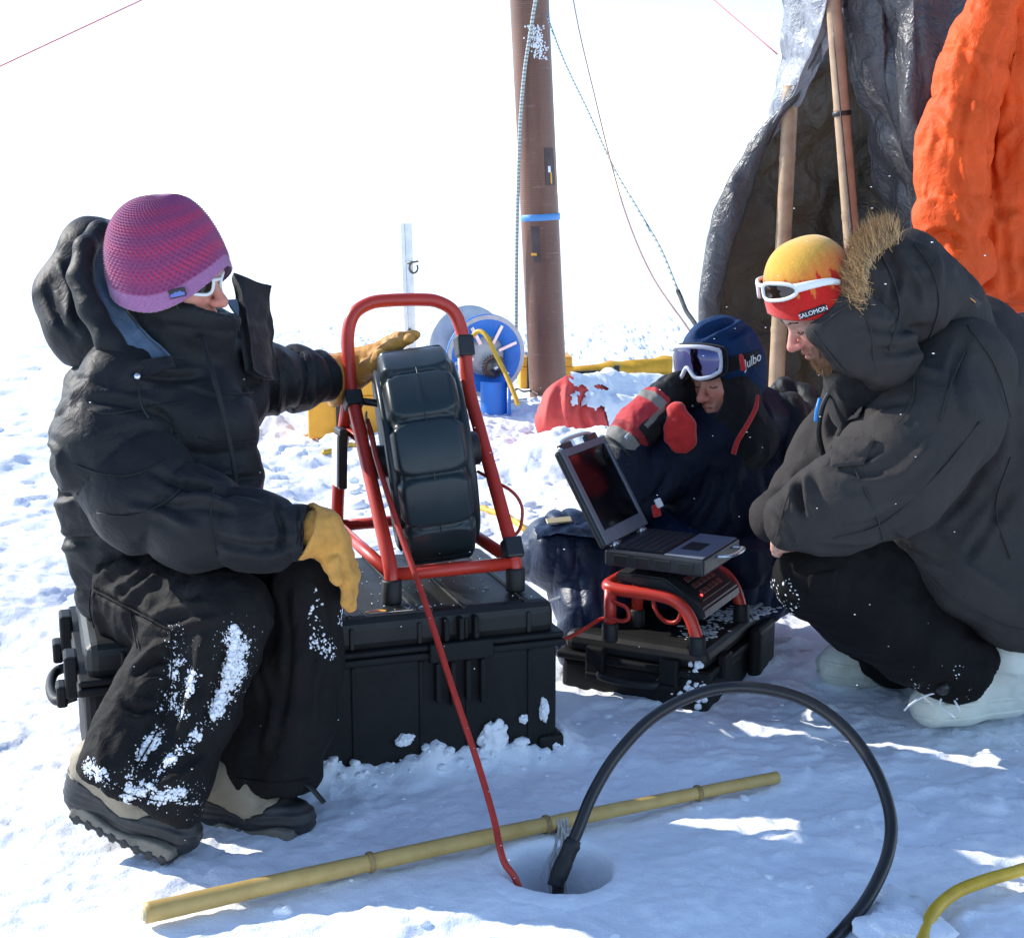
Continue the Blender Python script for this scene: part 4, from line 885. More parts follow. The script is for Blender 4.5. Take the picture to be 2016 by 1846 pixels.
for x in (.08, .28): 
    lt = sbox('latch', x, x + .05, -.022, .002, .05, .125, .005, M['case'], t); mk('latch_lip', *bm_vf(bbox(x + .005, x + .045, -.03, -.015, .045, .06, .003), MS), M['case'], lt, False)
for y in (.08, .33): sbox('hinge', .396, .418, y, y + .06, .06, .12, .005, M['case'], t)
mk('handle', *tube(catmull([K - SA * .28 - SB * .005 + SZ * .06, K - SA * .27 - SB * .03 + SZ * .055, K - SA * .2 - SB * .036 + SZ * .052, K - SA * .13 - SB * .03 + SZ * .055, K - SA * .12 - SB * .005 + SZ * .06], 6), .009, 10), M['rubber'], t)
sbox('end_block', .40, .436, .30, .44, -.02, .13, .016, M['case'], t, 3)
mb = MB(); rl = np.random.RandomState(12)
for (u, v, su, sv, nn) in ((.33, .15, .022, .035, 130), (.35, .33, .03, .04, 200), (.40, .41, .02, .025, 60)):
    for k in range(nn):
        p = K - SA * .40 + SA * (u + rl.normal() * su) + SB * (v + rl.normal() * sv) + SZ * (SH + .003); mb.add(*lump(p, rl.uniform(.002, .006), k % 30, (1.3, 1, .3)))
for k in range(40):
    p = K + SB * rl.uniform(-.03, .05) - SA * rl.uniform(-.004, .06) + SZ * rl.uniform(0, .14); p = p - SB * (.0) ; mb.add(*lump(K - SA * abs(rl.normal(.03, .03)) - SB * .002 + SZ * rl.uniform(0.01, .12), rl.uniform(.002, .010), k % 30, (1, .5, 1)))
tag(mb.out('case_snow', M['snow_clump']), 'dusting of snow on the small case lid and corner', 'snow', kind='stuff')
# recorder with red tube stand
F0 = np.array((.245, 3.42, SH + .003)); RH = .135
def qp(a_, b_, z_): return F0 + SA * a_ + SB * b_ + SZ * z_
t = thing('recorder', qp(.12, .16, 0), 'black recorder with a keypad on a red tube stand under the laptop', 'recorder')
rr_ = .0155
mk('stand_tube', *tube(catmull([qp(-.015, .20, RH + .002), qp(-.02, .08, RH + .002), qp(-.014, .015, RH + .002), qp(.03, .0, RH), qp(.12, 0, RH), qp(.17, 0, RH - .008), qp(.205, 0, RH - .035), qp(.226, 0, RH - .08), qp(.232, 0, .03)], 7), rr_, 16), M['red_paint'], t)
mk('stand_tube', *tube(catmull([qp(-.015, .20, RH + .002), qp(0, .305, RH), qp(.05, .315, RH), qp(.14, .315, RH), qp(.185, .315, RH - .012), qp(.215, .315, RH - .045), qp(.232, .315, RH - .09), qp(.235, .315, .03)], 7), rr_, 16), M['red_paint'], t)
for (a_, b_) in ((0.0, 0.0), (.012, .145)): mk('leg', *tube([qp(a_, b_, .03), qp(a_, b_, RH)], rr_, 16), M['red_paint'], t)
for (a_, b_) in ((0, 0), (.012, .145), (.232, 0), (.235, .315)):
    mk('rubber_foot', *lathe([(0, 0), (.019, 0), (.0205, .005), (.0205, .045), (.0185, .048), (.0155, .048)], qp(a_, b_, 0), SZ, 22), M['rubber'], t)
mk('cable_hook', *tube(catmull([qp(.0, -.005, RH - .02), qp(.02, -.01, RH - .03), qp(.05, -.012, RH - .04), qp(.055, -.012, RH - .065), qp(.035, -.012, RH - .075), qp(.0, -.012, RH - .07)], 6), .0055, 8), M['red_cable'], t)
mk('cable_hook', *tube(catmull([qp(.09, .06, RH - .01), qp(.10, .05, RH - .05), qp(.13, .04, RH - .075), qp(.165, .035, RH - .07), qp(.18, .03, RH - .03)], 6), .0055, 8), M['red_cable'], t)
# housing: wedge with sloping keypad
prof = [(-.0, RH + .014), (.0, RH + .036), (.13, RH + .036), (.235, RH - .03), (.24, RH - .055), (.20, RH - .06), (.14, RH + .0)]
V = [qp(a_, b_, z_) for b_ in (.03, .29) for a_, z_ in prof]; n = len(prof)
bm = bmesh.new(); vv = [bm.verts.new(v) for v in V]
for k in range(n): bm.faces.new([vv[k], vv[(k + 1) % n], vv[n + (k + 1) % n], vv[n + k]])
bm.faces.new(vv[:n][::-1]); bm.faces.new(vv[n:]); bmesh.ops.recalc_face_normals(bm, faces=bm.faces); bmesh.ops.bevel(bm, geom=bm.edges[:], offset=.005, segments=2, affect='EDGES')
hs = mk('housing', *bm_vf(bm), M['laptop'], t, False)
e1 = unit((SA * .105 + SZ * -.066)); e3 = unit(np.cross(e1, SB)); e3 = e3 if e3[2] > 0 else -e3; kp0 = qp(.14, .06, RH + .031)
pad = mk('keypad', *bm_vf(bbox(0, .095, 0, .20, 0, .003, .001, 1), frame_M(kp0, e1, SB, e3)), M['black'], hs, False)
M['key_grey'] = mat('keypad_key', (.2, .06, .05), .5, .2, 20)
for r_ in range(3):
    for c_ in range(5): mk('key', *bm_vf(bbox(.018 + r_ * .024, .033 + r_ * .024, .03 + c_ * .030, .052 + c_ * .030, .003, .0055, .0008, 1), frame_M(kp0, e1, SB, e3)), M['key_grey'], pad, False)
mk('indicator', *lathe([(0, 0), (.004, 0), (.003, .002), (0, .003)], kp0 + e1 * .08 + SB * .022 + e3 * .003, e3, 10), M['led_red'], pad)
# red lead from the recorder towards the big case
P = catmull([qp(.0, .01, .06), qp(-.03, .0, .05), W(1150, 1238, 3.36), W(1120, 1254, 3.3), W(1095, 1263, 3.24), W(1060, 1290, 3.3)], 7)
tag(mk('red_lead', *tube(P, .0052, 8), M['red_cable'], loc=P[-1]), 'red lead running from the recorder behind the big case', 'cable')
# laptop
LN = np.array((.236, 3.42, .392)); HL = .25; DL = .255; TL = .042
def lp_(a_, b_, z_): return LN + SA * a_ + SB * b_ + SZ * z_
t = thing('laptop', lp_(.12, .12, -TL), 'rugged open laptop with a dark screen standing on the recorder', 'laptop')
ML = frame_M(LN, SA, SB, SZ)
bs_ = mk('base', *bm_vf(bbox(-.006, DL, -.006, HL + .006, -TL, -.001, .006, 2), ML), M['laptop'], t, False)
kb = mk('keyboard_deck', *bm_vf(bbox(.018, .145, .012, HL - .012, -.0005, .0015, .0005, 1), ML), M['black'], bs_, False)
mbk = MB()
for r_ in range(6):
    for c_ in range(14): mbk.add(*bm_vf(bbox(.022 + r_ * .020, .039 + r_ * .020, .016 + c_ * .0157, .0297 + c_ * .0157, .0015, .0042, .0008, 1), ML))
mbk.out('keys', M['laptop'], kb, False)
mk('palm_rest', *bm_vf(bbox(.150, DL - .006, .002, HL - .002, -.0005, .0022, .0008, 1), ML), M['touchpad'], bs_, False)
mk('touchpad', *bm_vf(bbox(.165, .215, .07, .15, .0022, .0032, .0004, 1), ML), M['laptop'], bs_, False)
mk('front_handle', *tube(catmull([lp_(DL - .002, .09, -.012), lp_(DL + .03, .10, -.008), lp_(DL + .04, .14, -.006), lp_(DL + .03, .19, -.008), lp_(DL - .002, .20, -.012)], 6), .007, 8, flat=(1, .6)), M['alu'], t)
for x in (.02, .075, .13, .19): mk('port_cover', *bm_vf(bbox(x, x + .04, -.009, -.004, -.034, -.012, .001, 1), ML), M['black'], bs_, False)
e = unit(-SA * .50 + SZ * .87); nrm = np.cross(SB, e); nrm = nrm if nrm.dot(SA) > 0 else -nrm
MSc = frame_M(LN + SZ * .004, SB, e, nrm)   # x along hinge, y up the screen, z towards the user
LH = .266
sc = mk('screen_lid', *bm_vf(bbox(-.006, HL + .006, 0, LH, -.020, -.001, .007, 2), MSc), M['laptop'], t, False)
for (x0, x1, y0, y1) in ((-.005, .015, .004, LH - .002), (HL - .010, HL + .005, .004, LH - .002), (.0155, HL - .0105, .004, .040), (.0155, HL - .0105, LH - .022, LH - .002)):
    mk('bezel', *bm_vf(bbox(x0, x1, y0, y1, -.001, .006, .002, 2), MSc), M['laptop_bezel'], sc, False)
mk('screen', *bm_vf(bbox(.0155, HL - .0105, .0405, LH - .0225, -.001, .002, .0004, 1), MSc), M['screen'], sc, False)
for x in (.02, .17): mk('handle_opening', *bm_vf(bbox(x, x + .055, LH - .004, LH + .016, -.016, .002, .003, 1), MSc), M['laptop'], sc, False)
mk('lid_handle', *tube(catmull([MSc @ Vector(q) for q in ((.02, LH, -.008), (.05, LH + .02, -.01), (.12, LH + .024, -.01), (.20, LH + .02, -.01), (.23, LH, -.008))], 6), .008, 8, flat=(1, .7)), M['alu'], sc)
for x in (.03, .20): mk('hinge', *tube([MSc @ Vector((x, -.004, 0)), MSc @ Vector((x + .03, -.004, 0))], .008, 12), M['alu'], t)
# ------------------------------------------------------------------ people: shared builders
def frame_from(f, up=(0, 0, 1)):
    f = unit(f); l = unit(np.cross(up, f)); u = np.cross(f, l); return f, l, u
def head_fs(O, f, l, u, s=.87):
    Rm = np.stack([f, l, u], 1)
    def Pt(x, y, z): return O + s * (f * x + l * y + u * z)
    E = lambda c, r: ell(Pt(*c), np.array(r) * s, Rm); C = lambda a, b, r0, r1=None: cap(Pt(*a), Pt(*b), r0 * s, (r1 or r0) * s)
    big = [E((-.012, 0, .045), (.098, .078, .105)), E((.028, 0, -.03), (.068, .060, .092)), C((-.03, 0, -.07), (-.05, 0, -.24), .056, .06)]
    for y in (-1, 1):
        big += [C((-.005, y * .056, -.05), (.058, y * .018, -.104), .021, .02), E((.058, y * .040, -.024), (.028, .026, .024)), E((-.005, y * .078, -.012), (.020, .010, .034))]
    big += [E((.070, 0, -.108), (.026, .030, .020)), C((.084, -.036, .026), (.084, .036, .026), .013)]
    f0 = union(big, .028 * s)
    det = [C((.090, 0, .012), (.120, 0, -.028), .0085, .0125), E((.122, 0, -.033), (.012, .013, .011)), C((.094, -.020, -.064), (.101, 0, -.061), .0075), C((.094, .020, -.064), (.101, 0, -.061), .0075), C((.092, -.017, -.077), (.099, 0, -.077), .0085), C((.092, .017, -.077), (.099, 0, -.077), .0085)]
    for y in (-1, 1): det += [E((.108, y * .015, -.036), (.012, .009, .009))]
    lids = [E((.076, y * .033, .003), (.016, .016, .014)) for y in (-1, 1)]
    sock = [E((.104, y * .034, .004), (.020, .017, .013)) for y in (-1, 1)]
    def F(P):
        d = f0(P)
        for g in sock: d = -smin(-d, g(P), .012 * s)
        for g in det: d = smin(d, g(P), .010 * s)
        for g in lids: d = smin(d, g(P), .004 * s)
        m = E((.104, 0, -.0705), (.012, .021, .0016)); d = -smin(-d, m(P), .003)
        return d
    return F, Pt, Rm
def skin_color(O, Rm, s, beard=0.0, base=(.56, .31, .225)):
    def col(V, N):
        q = ((V - O) @ Rm) / s; c = np.tile(np.array(base), (len(V), 1))
        red = np.exp(-(((q[:, 0] - .115) / .03) ** 2 + (q[:, 1] / .03) ** 2 + ((q[:, 2] + .03) / .03) ** 2)) + .7 * np.exp(-(((np.abs(q[:, 1]) - .045) / .025) ** 2 + ((q[:, 2] + .035) / .028) ** 2)) * (q[:, 0] > .03)
        c = c * (1 - .0 * red[:, None]) * np.stack([1 + .12 * red, 1 - .32 * red, 1 - .34 * red], 1)
        lip = np.exp(-(((q[:, 2] + .070) / .011) ** 2 + (q[:, 1] / .022) ** 4)) * (q[:, 0] > .085); c = c * (1 - lip[:, None] * np.array((.1, .4, .35)))
        if beard:
            b = beard * np.clip((smooth(-.045, -.062, q[:, 2]) * (q[:, 0] > -.02)) * (1 - .8 * lip) * (1 + .35 * pn(V * 120, 4)), 0, 1); c = c * (1 - b[:, None]) + b[:, None] * np.array((.16, .075, .03))
        return np.clip(c, 0, 1)
    return col
def glasses(parent, O, f, l, u, s, frame_m, lens_m, arm_m=None, rad=.085, x0=.02, z0=.004, arm_back=-.03, arm_y=.08, hh=.021):
    def Pt(x, y, z): return O + s * (f * x + l * y + u * z)
    g = mk('sunglasses_frame', *tube(np.array([Pt(x0 + rad * math.cos(R(p)), rad * math.sin(R(p)), z0 + .012) for p in np.linspace(-14, 14, 9)]), .0045 * s, 8), frame_m, parent)
    for sg in (1, -1):
        q = np.linspace(0, 2 * math.pi, 49)[:-1]; ps = 38 + 26 * np.sign(np.cos(q)) * np.abs(np.cos(q)) ** .7; zz = hh * np.sign(np.sin(q)) * np.abs(np.sin(q)) ** .75 * (1 - .25 * (np.cos(q)))
        ring = np.array([Pt(x0 + rad * math.cos(R(p)), sg * rad * math.sin(R(p)), z0 + z) for p, z in zip(ps, zz)])
        mk('lens_rim', *tube(np.vstack([ring, ring[:2]]), .0042 * s, 8, False), frame_m, g)
        c = Pt(x0 + rad * math.cos(R(38)) * 1.03, sg * rad * math.sin(R(38)) * 1.03, z0); V = [c] + list(ring * .5 + c * .5) + list(ring); n = len(ring)
        F = [[0, 1 + k, 1 + (k + 1) % n] for k in range(n)] + [[1 + k, 1 + n + k, 1 + n + (k + 1) % n, 1 + (k + 1) % n] for k in range(n)]
        mk('lens', V, F, lens_m, g)
        P = catmull([Pt(x0 + rad * math.cos(R(62)), sg * rad * math.sin(R(62)), z0 + .004), Pt(.035, sg * (arm_y - .002), z0 + .008), Pt(0, sg * arm_y, z0 + .008), Pt(arm_back, sg * arm_y * .98, z0 + .002)], 6)
        mk('temple_arm', *tube(P, np.linspace(.010, .0055, len(P)) * s, 10, flat=(.4, 1) ), arm_m or frame_m, g)
    return g
def dome_hat(name, parent, C, f, l, u, a, b, h, drop, mat_, color, nphi=160, nt=64, stitch=.0016, roll=.006, inner=True, pt=.75, bulge=None, wav=None):
    """knitted cap: rows from the turned brim to the crown"""
    ph = np.arange(nphi) * 2 * math.pi / nphi; V = []; C_ = []; t = np.linspace(0, 1, nt)
    for j in range(-4, nt):
        if j < 0: tt = 0; rho = 1 - .012 * (-j) - .0; z = (.004 * (-j)) if True else 0
        else: tt = t[j]; rho = math.cos(tt * math.pi / 2) ** pt if tt < 1 else .004; z = h * math.sin(tt * math.pi / 2)
        zd = drop(ph) * (1 - tt) ** 1.5
        st_ = stitch * np.cos(ph * nphi / 4 * 1 + (j // 2 % 2) * math.pi) * (1 if j >= 9 else .3) + stitch * .7 * (1 if j % 2 else -1)
        rr_ = rho * (1 + .0) ; off = st_ * min(1, rho * 3)
        ca, sa = np.cos(ph), np.sin(ph); n_ = np.stack([ca / a, sa / b], 1); n_ /= np.linalg.norm(n_, axis=1)[:, None]
        x = a * rr_ * ca + off * n_[:, 0]; y = b * rr_ * sa + off * n_[:, 1]; zz = z + zd
        P = C + x[:, None] * f + y[:, None] * l + zz[:, None] * u
        if bulge is not None: P = P + bulge(P, tt)
        V.append(P); C_.append(color(ph, tt, j))
    V = np.concatenate(V); o = mk(name, V, grid_faces(nphi, nt + 4, True), mat_, parent); colattr(o, 'pattern', np.concatenate(C_)); return o
def snow_bits(name, parent, V, N, mask, n, r0, r1, seed, sq=(1, 1, 1)):
    idx = np.where(mask)[0]; rs = np.random.RandomState(seed); mb = MB()
    bm = bmesh.new(); bmesh.ops.create_icosphere(bm, subdivisions=1, radius=1); BVv, BFf = bm_vf(bm)
    for k in range(n):
        i_ = idx[rs.randint(len(idx))]; jit = rs.normal(size=3) * .0042; jit = jit - N[i_] * (jit @ N[i_]); r = r0 + (r1 - r0) * rs.rand() ** 2.2
        Vv = BVv * (1 + .35 * rs.randn(len(BVv), 1)); d = (Vv @ N[i_])[:, None]; Vv = Vv - .72 * d * N[i_]; mb.add(V[i_] + jit + Vv * r, BFf)
    return tag(mb.out(name, M['snow_clump'], parent), kind='stuff')
def boot(parent, heel, toe, side_hint, s=1.0, up_m='boot_tan', low_m='boot_dark', sole_m='boot_sole', shaft=(.0, .2), name='boot', style='hike', snow=0):
    heel = np.array(heel); toe = np.array(toe); f = unit(toe - heel); u = unit(np.array((0, 0, 1.0)) - f * f[2]); l = np.cross(u, f); Rm = np.stack([f, l, u], 1); Lh = np.linalg.norm(toe - heel)
    def Pt(x, y, z): return heel + f * x * Lh + s * (l * y + u * z)
    o0 = heel - u * .03
    prims = [cap(Pt(0, 0, .042), Pt(.0, 0, .10), .042 * s, .046 * s), cap(Pt(0, 0, .036), Pt(.55, .004, .036), .040 * s, .046 * s), cap(Pt(.55, .004, .036), Pt(1.0, 0, .034), .046 * s, .037 * s), cap(Pt(.12, 0, .10), Pt(.72, 0, .05), .046 * s, .034 * s), cap(Pt(.05, 0, .10), Pt(.05 + shaft[0], 0, shaft[1]), .047 * s, .048 * s)]
    up = union(prims, .03); zc = lambda P: (P - heel) @ u; xc = lambda P: ((P - heel) @ f) / Lh
    lo = heel - .2; hi = toe + .2; lo = np.minimum(heel, toe) - .14; hi = np.maximum(heel, toe) + np.array((.14, .14, .30))
    up2 = lambda P: np.maximum(up(P), -(zc(P) - .0))
    ob, _, _ = body(name, up2, 0, lo, hi, .0045, M[up_m], parent, lambda P, N: creases(P, 22, .0018, 3))
    if style == 'hike':
        lim = lambda P: zc(P) - (.052 + .034 * np.clip(np.abs(xc(P) - .45) * 2.0, 0, 1) ** 1.5 + .006 * np.sin(xc(P) * 9)) * s
        body('rand', lambda P: np.maximum(np.maximum(up(P) - .0035, lim(P)), -(zc(P) - .002)), 0, lo, hi, .0045, M[low_m], ob, lambda P, N: .0012 * np.sin(zc(P) * 420))
    def solef(P):
        x = xc(P); y = ((P - heel) @ l); z = zc(P)
        w = (.041 + .010 * np.clip(np.sin((x - .15) * 2.6), 0, 1)) * s
        g = np.maximum(np.abs(y) - w, 0) ** 2 + np.maximum(np.maximum(-x - .02, x - 1.03), 0) ** 2 * Lh * Lh
        d = np.sqrt(g) - .008
        lug = .007 * (np.sin(x * 46) > .1)
        return np.maximum(d, np.maximum(z - (.022 + .006 * np.cos(x * 7)), -z - .012 + .010 - lug))
    so = body('sole', solef, 0, lo, hi, .0042, M[sole_m], ob)[0]
    body('outsole', lambda P: np.maximum(solef(P) - .0022, zc(P) - .004 - .006 * (np.sin(xc(P) * 46) > .1)), 0, lo, hi, .0042, M['boot_dark'], ob)
    return ob
def hand(parent, name, palm, fingers, mat_, cuff=None, h=.0032, disp=None, k=.010):
    fs = px_chain(palm); base = union(fs, .022); ch = [union(px_chain(c), .012) for c in fingers]
    cf = None
    if cuff is not None: cf = union(px_chain(cuff[0]), .03)
    def F(P):
        d = base(P)
        g = ch[0](P)
        for q in ch[1:]: g = smin(g, q(P), .004)
        d = smin(d, g, k)
        if cf is not None:
            c = cf(P); p0, n0 = cuff[1], cuff[2]; c = np.maximum(np.abs(c) - .0035, (P - p0) @ n0) if cuff[3] else np.maximum(c, (P - p0) @ n0)
            d = smin(d, c, .012)
        return d
    allp = [W(*q[:3]) for c in fingers + [palm] + ([cuff[0]] if cuff else []) for q in c]; lo, hi = auto_bounds(allp, .075)
    return body(name, F, 0, lo, hi, h, mat_, parent, disp or (lambda P, N: creases(P, 24, .0022, 8) + .001 * pn(P * 90, 3)))

# ------------------------------------------------------------------ woman seated on the big case
base_ = np.array((-.72, 2.80, 0))
wm = thing('person', base_, 'person in purple knit beanie and black down jacket seated on the big case', 'person')
HO = W(347, 545, 2.86); f, l, u = frame_from((.93, -.26, -.20), (0.05, -.10, 1)); HS = .87
hf, hP, Rm = head_fs(HO, f, l, u, HS)
chest = union([cap(W(345, 640, 2.9), W(300, 900, 2.95), .06, .12), cap(W(290, 820, 2.85), W(400, 800, 3.02), .05), cap(W(290, 880, 2.95), W(280, 1080, 2.97), .12, .11)], .05)
lo, hi = auto_bounds([HO + (-.16, -.2, .16), HO + (.2, .2, -.5)], .03)
body('body', lambda P: smin(hf(P), chest(P), .03), 0, lo, hi, .0034, M['skin'], wm, None, None, skin_color(HO, Rm, HS))
glasses(wm, HO, f, l, u, HS, M['white_plastic'], M['lens_dark'], z0=.006, hh=.020)
# hair wisps at the temple and nape
mb = MB(); rs = np.random.RandomState(4)
for k in range(46):
    p0 = hP(.015 + rs.normal() * .018, -.079, .0); P = catmull([p0, p0 + HS * (f * rs.normal(.004, .01) - u * .025 - l * .004), p0 + HS * (f * rs.normal(.0, .016) - u * rs.uniform(.04, .065) - l * .002)], 4); mb.add(*tube(P, np.linspace(.0016, .0005, len(P)), 5))
mb.out('hair', M['hair'], wm)
# beanie
hc = W(337, 549, 2.865); hf_, hl, hu = frame_from((.95, -.2, .02), (-.07, -.12, 1))
def drop(ph): return -.040 * np.abs(np.sin(ph)) ** 1.3 - .006 + .030 * np.clip(np.cos(ph), 0, 1) ** 1.5
purple, pink, lilac, dk = np.array((.27, .065, .18)), np.array((.56, .05, .13)), np.array((.44, .19, .38)), np.array((.20, .045, .13))
def beanie_col(ph, tt, j):
    if j < 9: c = np.tile(lilac, (len(ph), 1)); return c * (1 - .12 * ((np.arange(len(ph)) // 2 + j) % 2))[:, None]
    row = j // 2; al = ((np.arange(len(ph)) // 2 + row) % 2).astype(float)
    wob = .5 + .5 * math.sin(row * .95); a_ = .15 + .85 * wob
    topf = smooth(.55, .78, np.full(len(ph), tt) + .06 * np.sin(ph * 2 + 1))
    A = pink * a_ + (1 - a_) * purple; c = A * al[:, None] + (dk * .7 + purple * .5) * (1 - al)[:, None]
    tp = purple * (.85 + .5 * al[:, None]); return c * (1 - topf[:, None]) + tp * topf[:, None]
hat = dome_hat('beanie', wm, hc, hf_, hl, hu,   .123, .112, .168, drop, M['hat'], beanie_col, 240, 84, .0026, bulge=lambda P, tt: np.array((-.012, 0, 0)) * math.sin(tt * math.pi))
# patch on the brim
pp = W(349, 577, 2.752); px_, py_ = unit((1, -.05, .22)), unit((-.22, 0, 1)); pz_ = np.cross(px_, py_)
pt_ = mk('patch', *bm_vf(bbox(-.0165, .0165, -.0085, .0085, -.004, .001, .001, 1), frame_M(pp, px_, py_, pz_)), M['black'], hat, False)
M['patch_blue'] = mat('patch_blue', (.12, .16, .42), .7, .1, 20)
mk('patch_print', [pp + px_ * a_ + py_ * b_ + pz_ * .0018 for a_, b_ in ((-.0145, -.0065), (.0145, -.0065), (.0145, -.001), (.009, .001), (.006, .004), (.002, .0015), (-.003, .003), (-.007, .001), (-.0145, -.001))], [list(range(9))], M['patch_blue'], pt_, False)
# jacket
sl_near = [(215, 815, 2.78, 98), (222, 890, 2.75, 104), (285, 975, 2.71, 98), (390, 1025, 2.68, 84), (500, 1045, 2.66, 68), (602, 1048, 2.655, 54)]
sl_far = [(440, 710, 3.08, 82), (520, 742, 3.17, 60), (585, 746, 3.27, 51), (648, 737, 3.35, 46)]
torso = px_chain([(262, 1085, 2.98, 140), (285, 960, 2.96, 172), (295, 850, 2.95, 172), (320, 740, 2.94, 140)]) + px_chain([(405, 830, 2.87, 100), (408, 1000, 2.87, 104)]) + px_chain([(190, 820, 3.0, 100), (180, 960, 3.02, 98), (205, 1090, 3.0, 108)]) + px_chain([(240, 770, 2.80, 90), (430, 720, 3.06, 88)]) + px_chain([(400, 660, 3.02, 60), (440, 800, 3.0, 80)])
fT = union(torso, .05); fN = plane_cut(union(px_chain(sl_near), .04), W(604, 1046, 2.655), unit(W(604, 1046, 2.655) - W(500, 1045, 2.66))); fF = plane_cut(union(px_chain(sl_far), .04), W(640, 750, 3.34), unit(W(648, 748, 3.35) - W(585, 765, 3.27)))
ap, bp = W(335, 700, 2.93), W(378, 590, 2.89)                              # high collar: tube with a thick wall
colr = lambda P: np.maximum(np.abs(union([cap(ap, bp, .118, .100)], .01)(P) + .012) - .012, (P - W(372, 604, 2.87)) @ unit((.25, .15, 1)))
cN, cF = pts3(sl_near), pts3(sl_far)
fJ = lambda P: smin(smin(smin(fT(P), fN(P), .010), fF(P), .02), colr(P), .02)
WFOLD = [([(300, 930), (370, 960), (450, 965), (520, 985)], -0.0155, 8), ([(330, 985), (400, 985), (470, 1000)], 0.0139, 8), ([(380, 930), (430, 945), (500, 940)], -0.0186, 7), ([(250, 1000), (320, 1010), (390, 1045)], 0.0109, 9), ([(420, 1060), (500, 1075), (580, 1070)], -0.0109, 8), ([(540, 990), (555, 1040), (548, 1090)], -0.0124, 6), ([(585, 1000), (592, 1045), (588, 1090)], -0.0109, 5), ([(180, 790), (260, 800), (330, 830)], -0.0124, 10), ([(470, 700), (500, 760), (505, 830)], -0.0109, 8), ([(560, 715), (570, 760), (562, 820)], -0.0155, 6), ([(600, 700), (612, 745), (606, 800)], 0.0124, 6), ([(530, 730), (545, 770), (540, 815)], 0.0124, 6), ([(260, 730), (330, 745), (400, 742)], -0.0124, 8), ([(90, 960), (120, 975), (150, 970)], -0.0124, 7), ([(85, 1040), (130, 1060), (190, 1065)], -0.0124, 7), ([(100, 870), (120, 890), (130, 930)], 0.0093, 7)]
def jd(P, N):
    dn, sn = chain_param(P, cN); df, sf = chain_param(P, cF); a_, b_, c_ = fN(P), fF(P), fT(P)
    isn = (a_ < c_ - .004); isf = (b_ < c_ - .004) & ~isn
    wv = .018 * pn(P * 6, 3); s = np.where(isn, sn, np.where(isf, sf, P[:, 2] * 1.0 + .12 * P[:, 0] + 3)) + wv; pit = np.where(isn, .125, np.where(isf, .10, .115))
    ph_ = np.abs(np.sin(math.pi * s / pit)); d = .012 * (ph_ ** .42 - .76) + (1 - ph_) * .007 * pn(P * np.array((30, 30, 12), np.float32), 6)
    return d + creases(P, 4.5, .007, 51, (1, 1, 1.4)) + creases(P, 11, .0028, 55) + folds(P, N, WFOLD) 
lo, hi = auto_bounds(pts3([(60, 560, 2.6), (680, 1240, 3.5), (300, 580, 3.2)]), .04)
_, JV, JF = body('jacket', fJ, 0, lo, hi, .0062, M['w_jacket'], wm, jd)
# zip placket, pocket cord
P = catmull([W(395, 660, 2.80), W(420, 740, 2.755), W(446, 840, 2.745), W(462, 930, 2.745), W(468, 1010, 2.75)], 8); mk('zip_placket', *tube(P, .0055, 10, flat=(1, .6)), M['w_jacket'], wm)
for pts in ([(175, 808), (215, 815), (300, 800), (370, 790)], [(150, 915), (200, 932), (260, 935), (330, 905)], [(190, 1010), (260, 1015), (330, 985), (370, 945)], [(420, 960), (415, 1020), (425, 1095)], [(400, 760), (450, 775), (500, 772)], [(390, 860), (440, 872), (505, 868)], [(545, 705), (552, 750), (548, 800)], [(600, 698), (607, 742), (602, 785)], [(592, 1002), (597, 1045), (593, 1092)]): surf_line('stitch_seam', pts, JV, M['w_jacket'], wm, .0018)
# hood thrown back: outer shell, thick rolled rim, slate lining
hood = px_chain([(172, 500, 3.0, 58), (140, 585, 2.98, 60), (160, 650, 2.93, 58), (235, 690, 2.88, 52)]) + px_chain([(180, 470, 3.02, 34), (215, 462, 3.04, 24)]) + px_chain([(215, 640, 3.05, 60), (170, 560, 3.06, 52)])
lo, hi = auto_bounds(pts3([(60, 420, 2.8), (300, 760, 3.15)]), .05)
hoodf = union(hood, .05)
hd, _, _ = body('hood', hoodf, 0, lo, hi, .006, M['w_jacket'], wm, lambda P, N: creases(P, 6, .006, 71, (1, 1, .8)) + folds(P, N, [([(115, 520), (140, 580), (135, 650)], .010, 10), ([(95, 560), (110, 610), (150, 670)], -.008, 8)]))
rim = [(222, 452, 3.02, 17), (196, 458, 2.93, 19), (166, 488, 2.87, 20), (158, 545, 2.83, 22), (178, 610, 2.795, 23), (212, 670, 2.775, 24), (248, 716, 2.765, 22), (276, 742, 2.76, 14)]
rf = union(px_chain(rim), .015); lo, hi = auto_bounds(pts3(rim), .06)
body('hood_rim', rf, 0, lo, hi, .005, M['w_jacket'], hd, lambda P, N: creases(P, 9, .003, 33))
def ribbon(name, parent, A, B, m, thick=.006, amp=.004, n=10, nv=9, belly=.0, seed=3):
    a = catmull([W(*q) for q in A], n); b = catmull([W(*q) for q in B], n); k = min(len(a), len(b)); V = []
    for j in range(nv):
        t_ = j / (nv - 1); V.append(a[:k] * (1 - t_) + b[:k] * t_ + np.array((0, belly * math.sin(t_ * math.pi), 0)))
    V = np.concatenate(V); F = grid_faces(k, nv); N = vnormals(V, F); V = V + N * creases(V.astype(np.float32), 14, amp, seed)[:, None]; mm = len(V)
    ring = list(range(k)) + [k * (j + 1) - 1 for j in range(1, nv)] + [k * (nv - 1) + i for i in range(k - 2, -1, -1)] + [k * j for j in range(nv - 2, 0, -1)]
    return mk(name, np.concatenate([V, V + N * thick]), F + [[i + mm for i in q[::-1]] for q in F] + [[p, q, q + mm, p + mm] for p, q in zip(ring, ring[1:] + ring[:1])], m, parent)
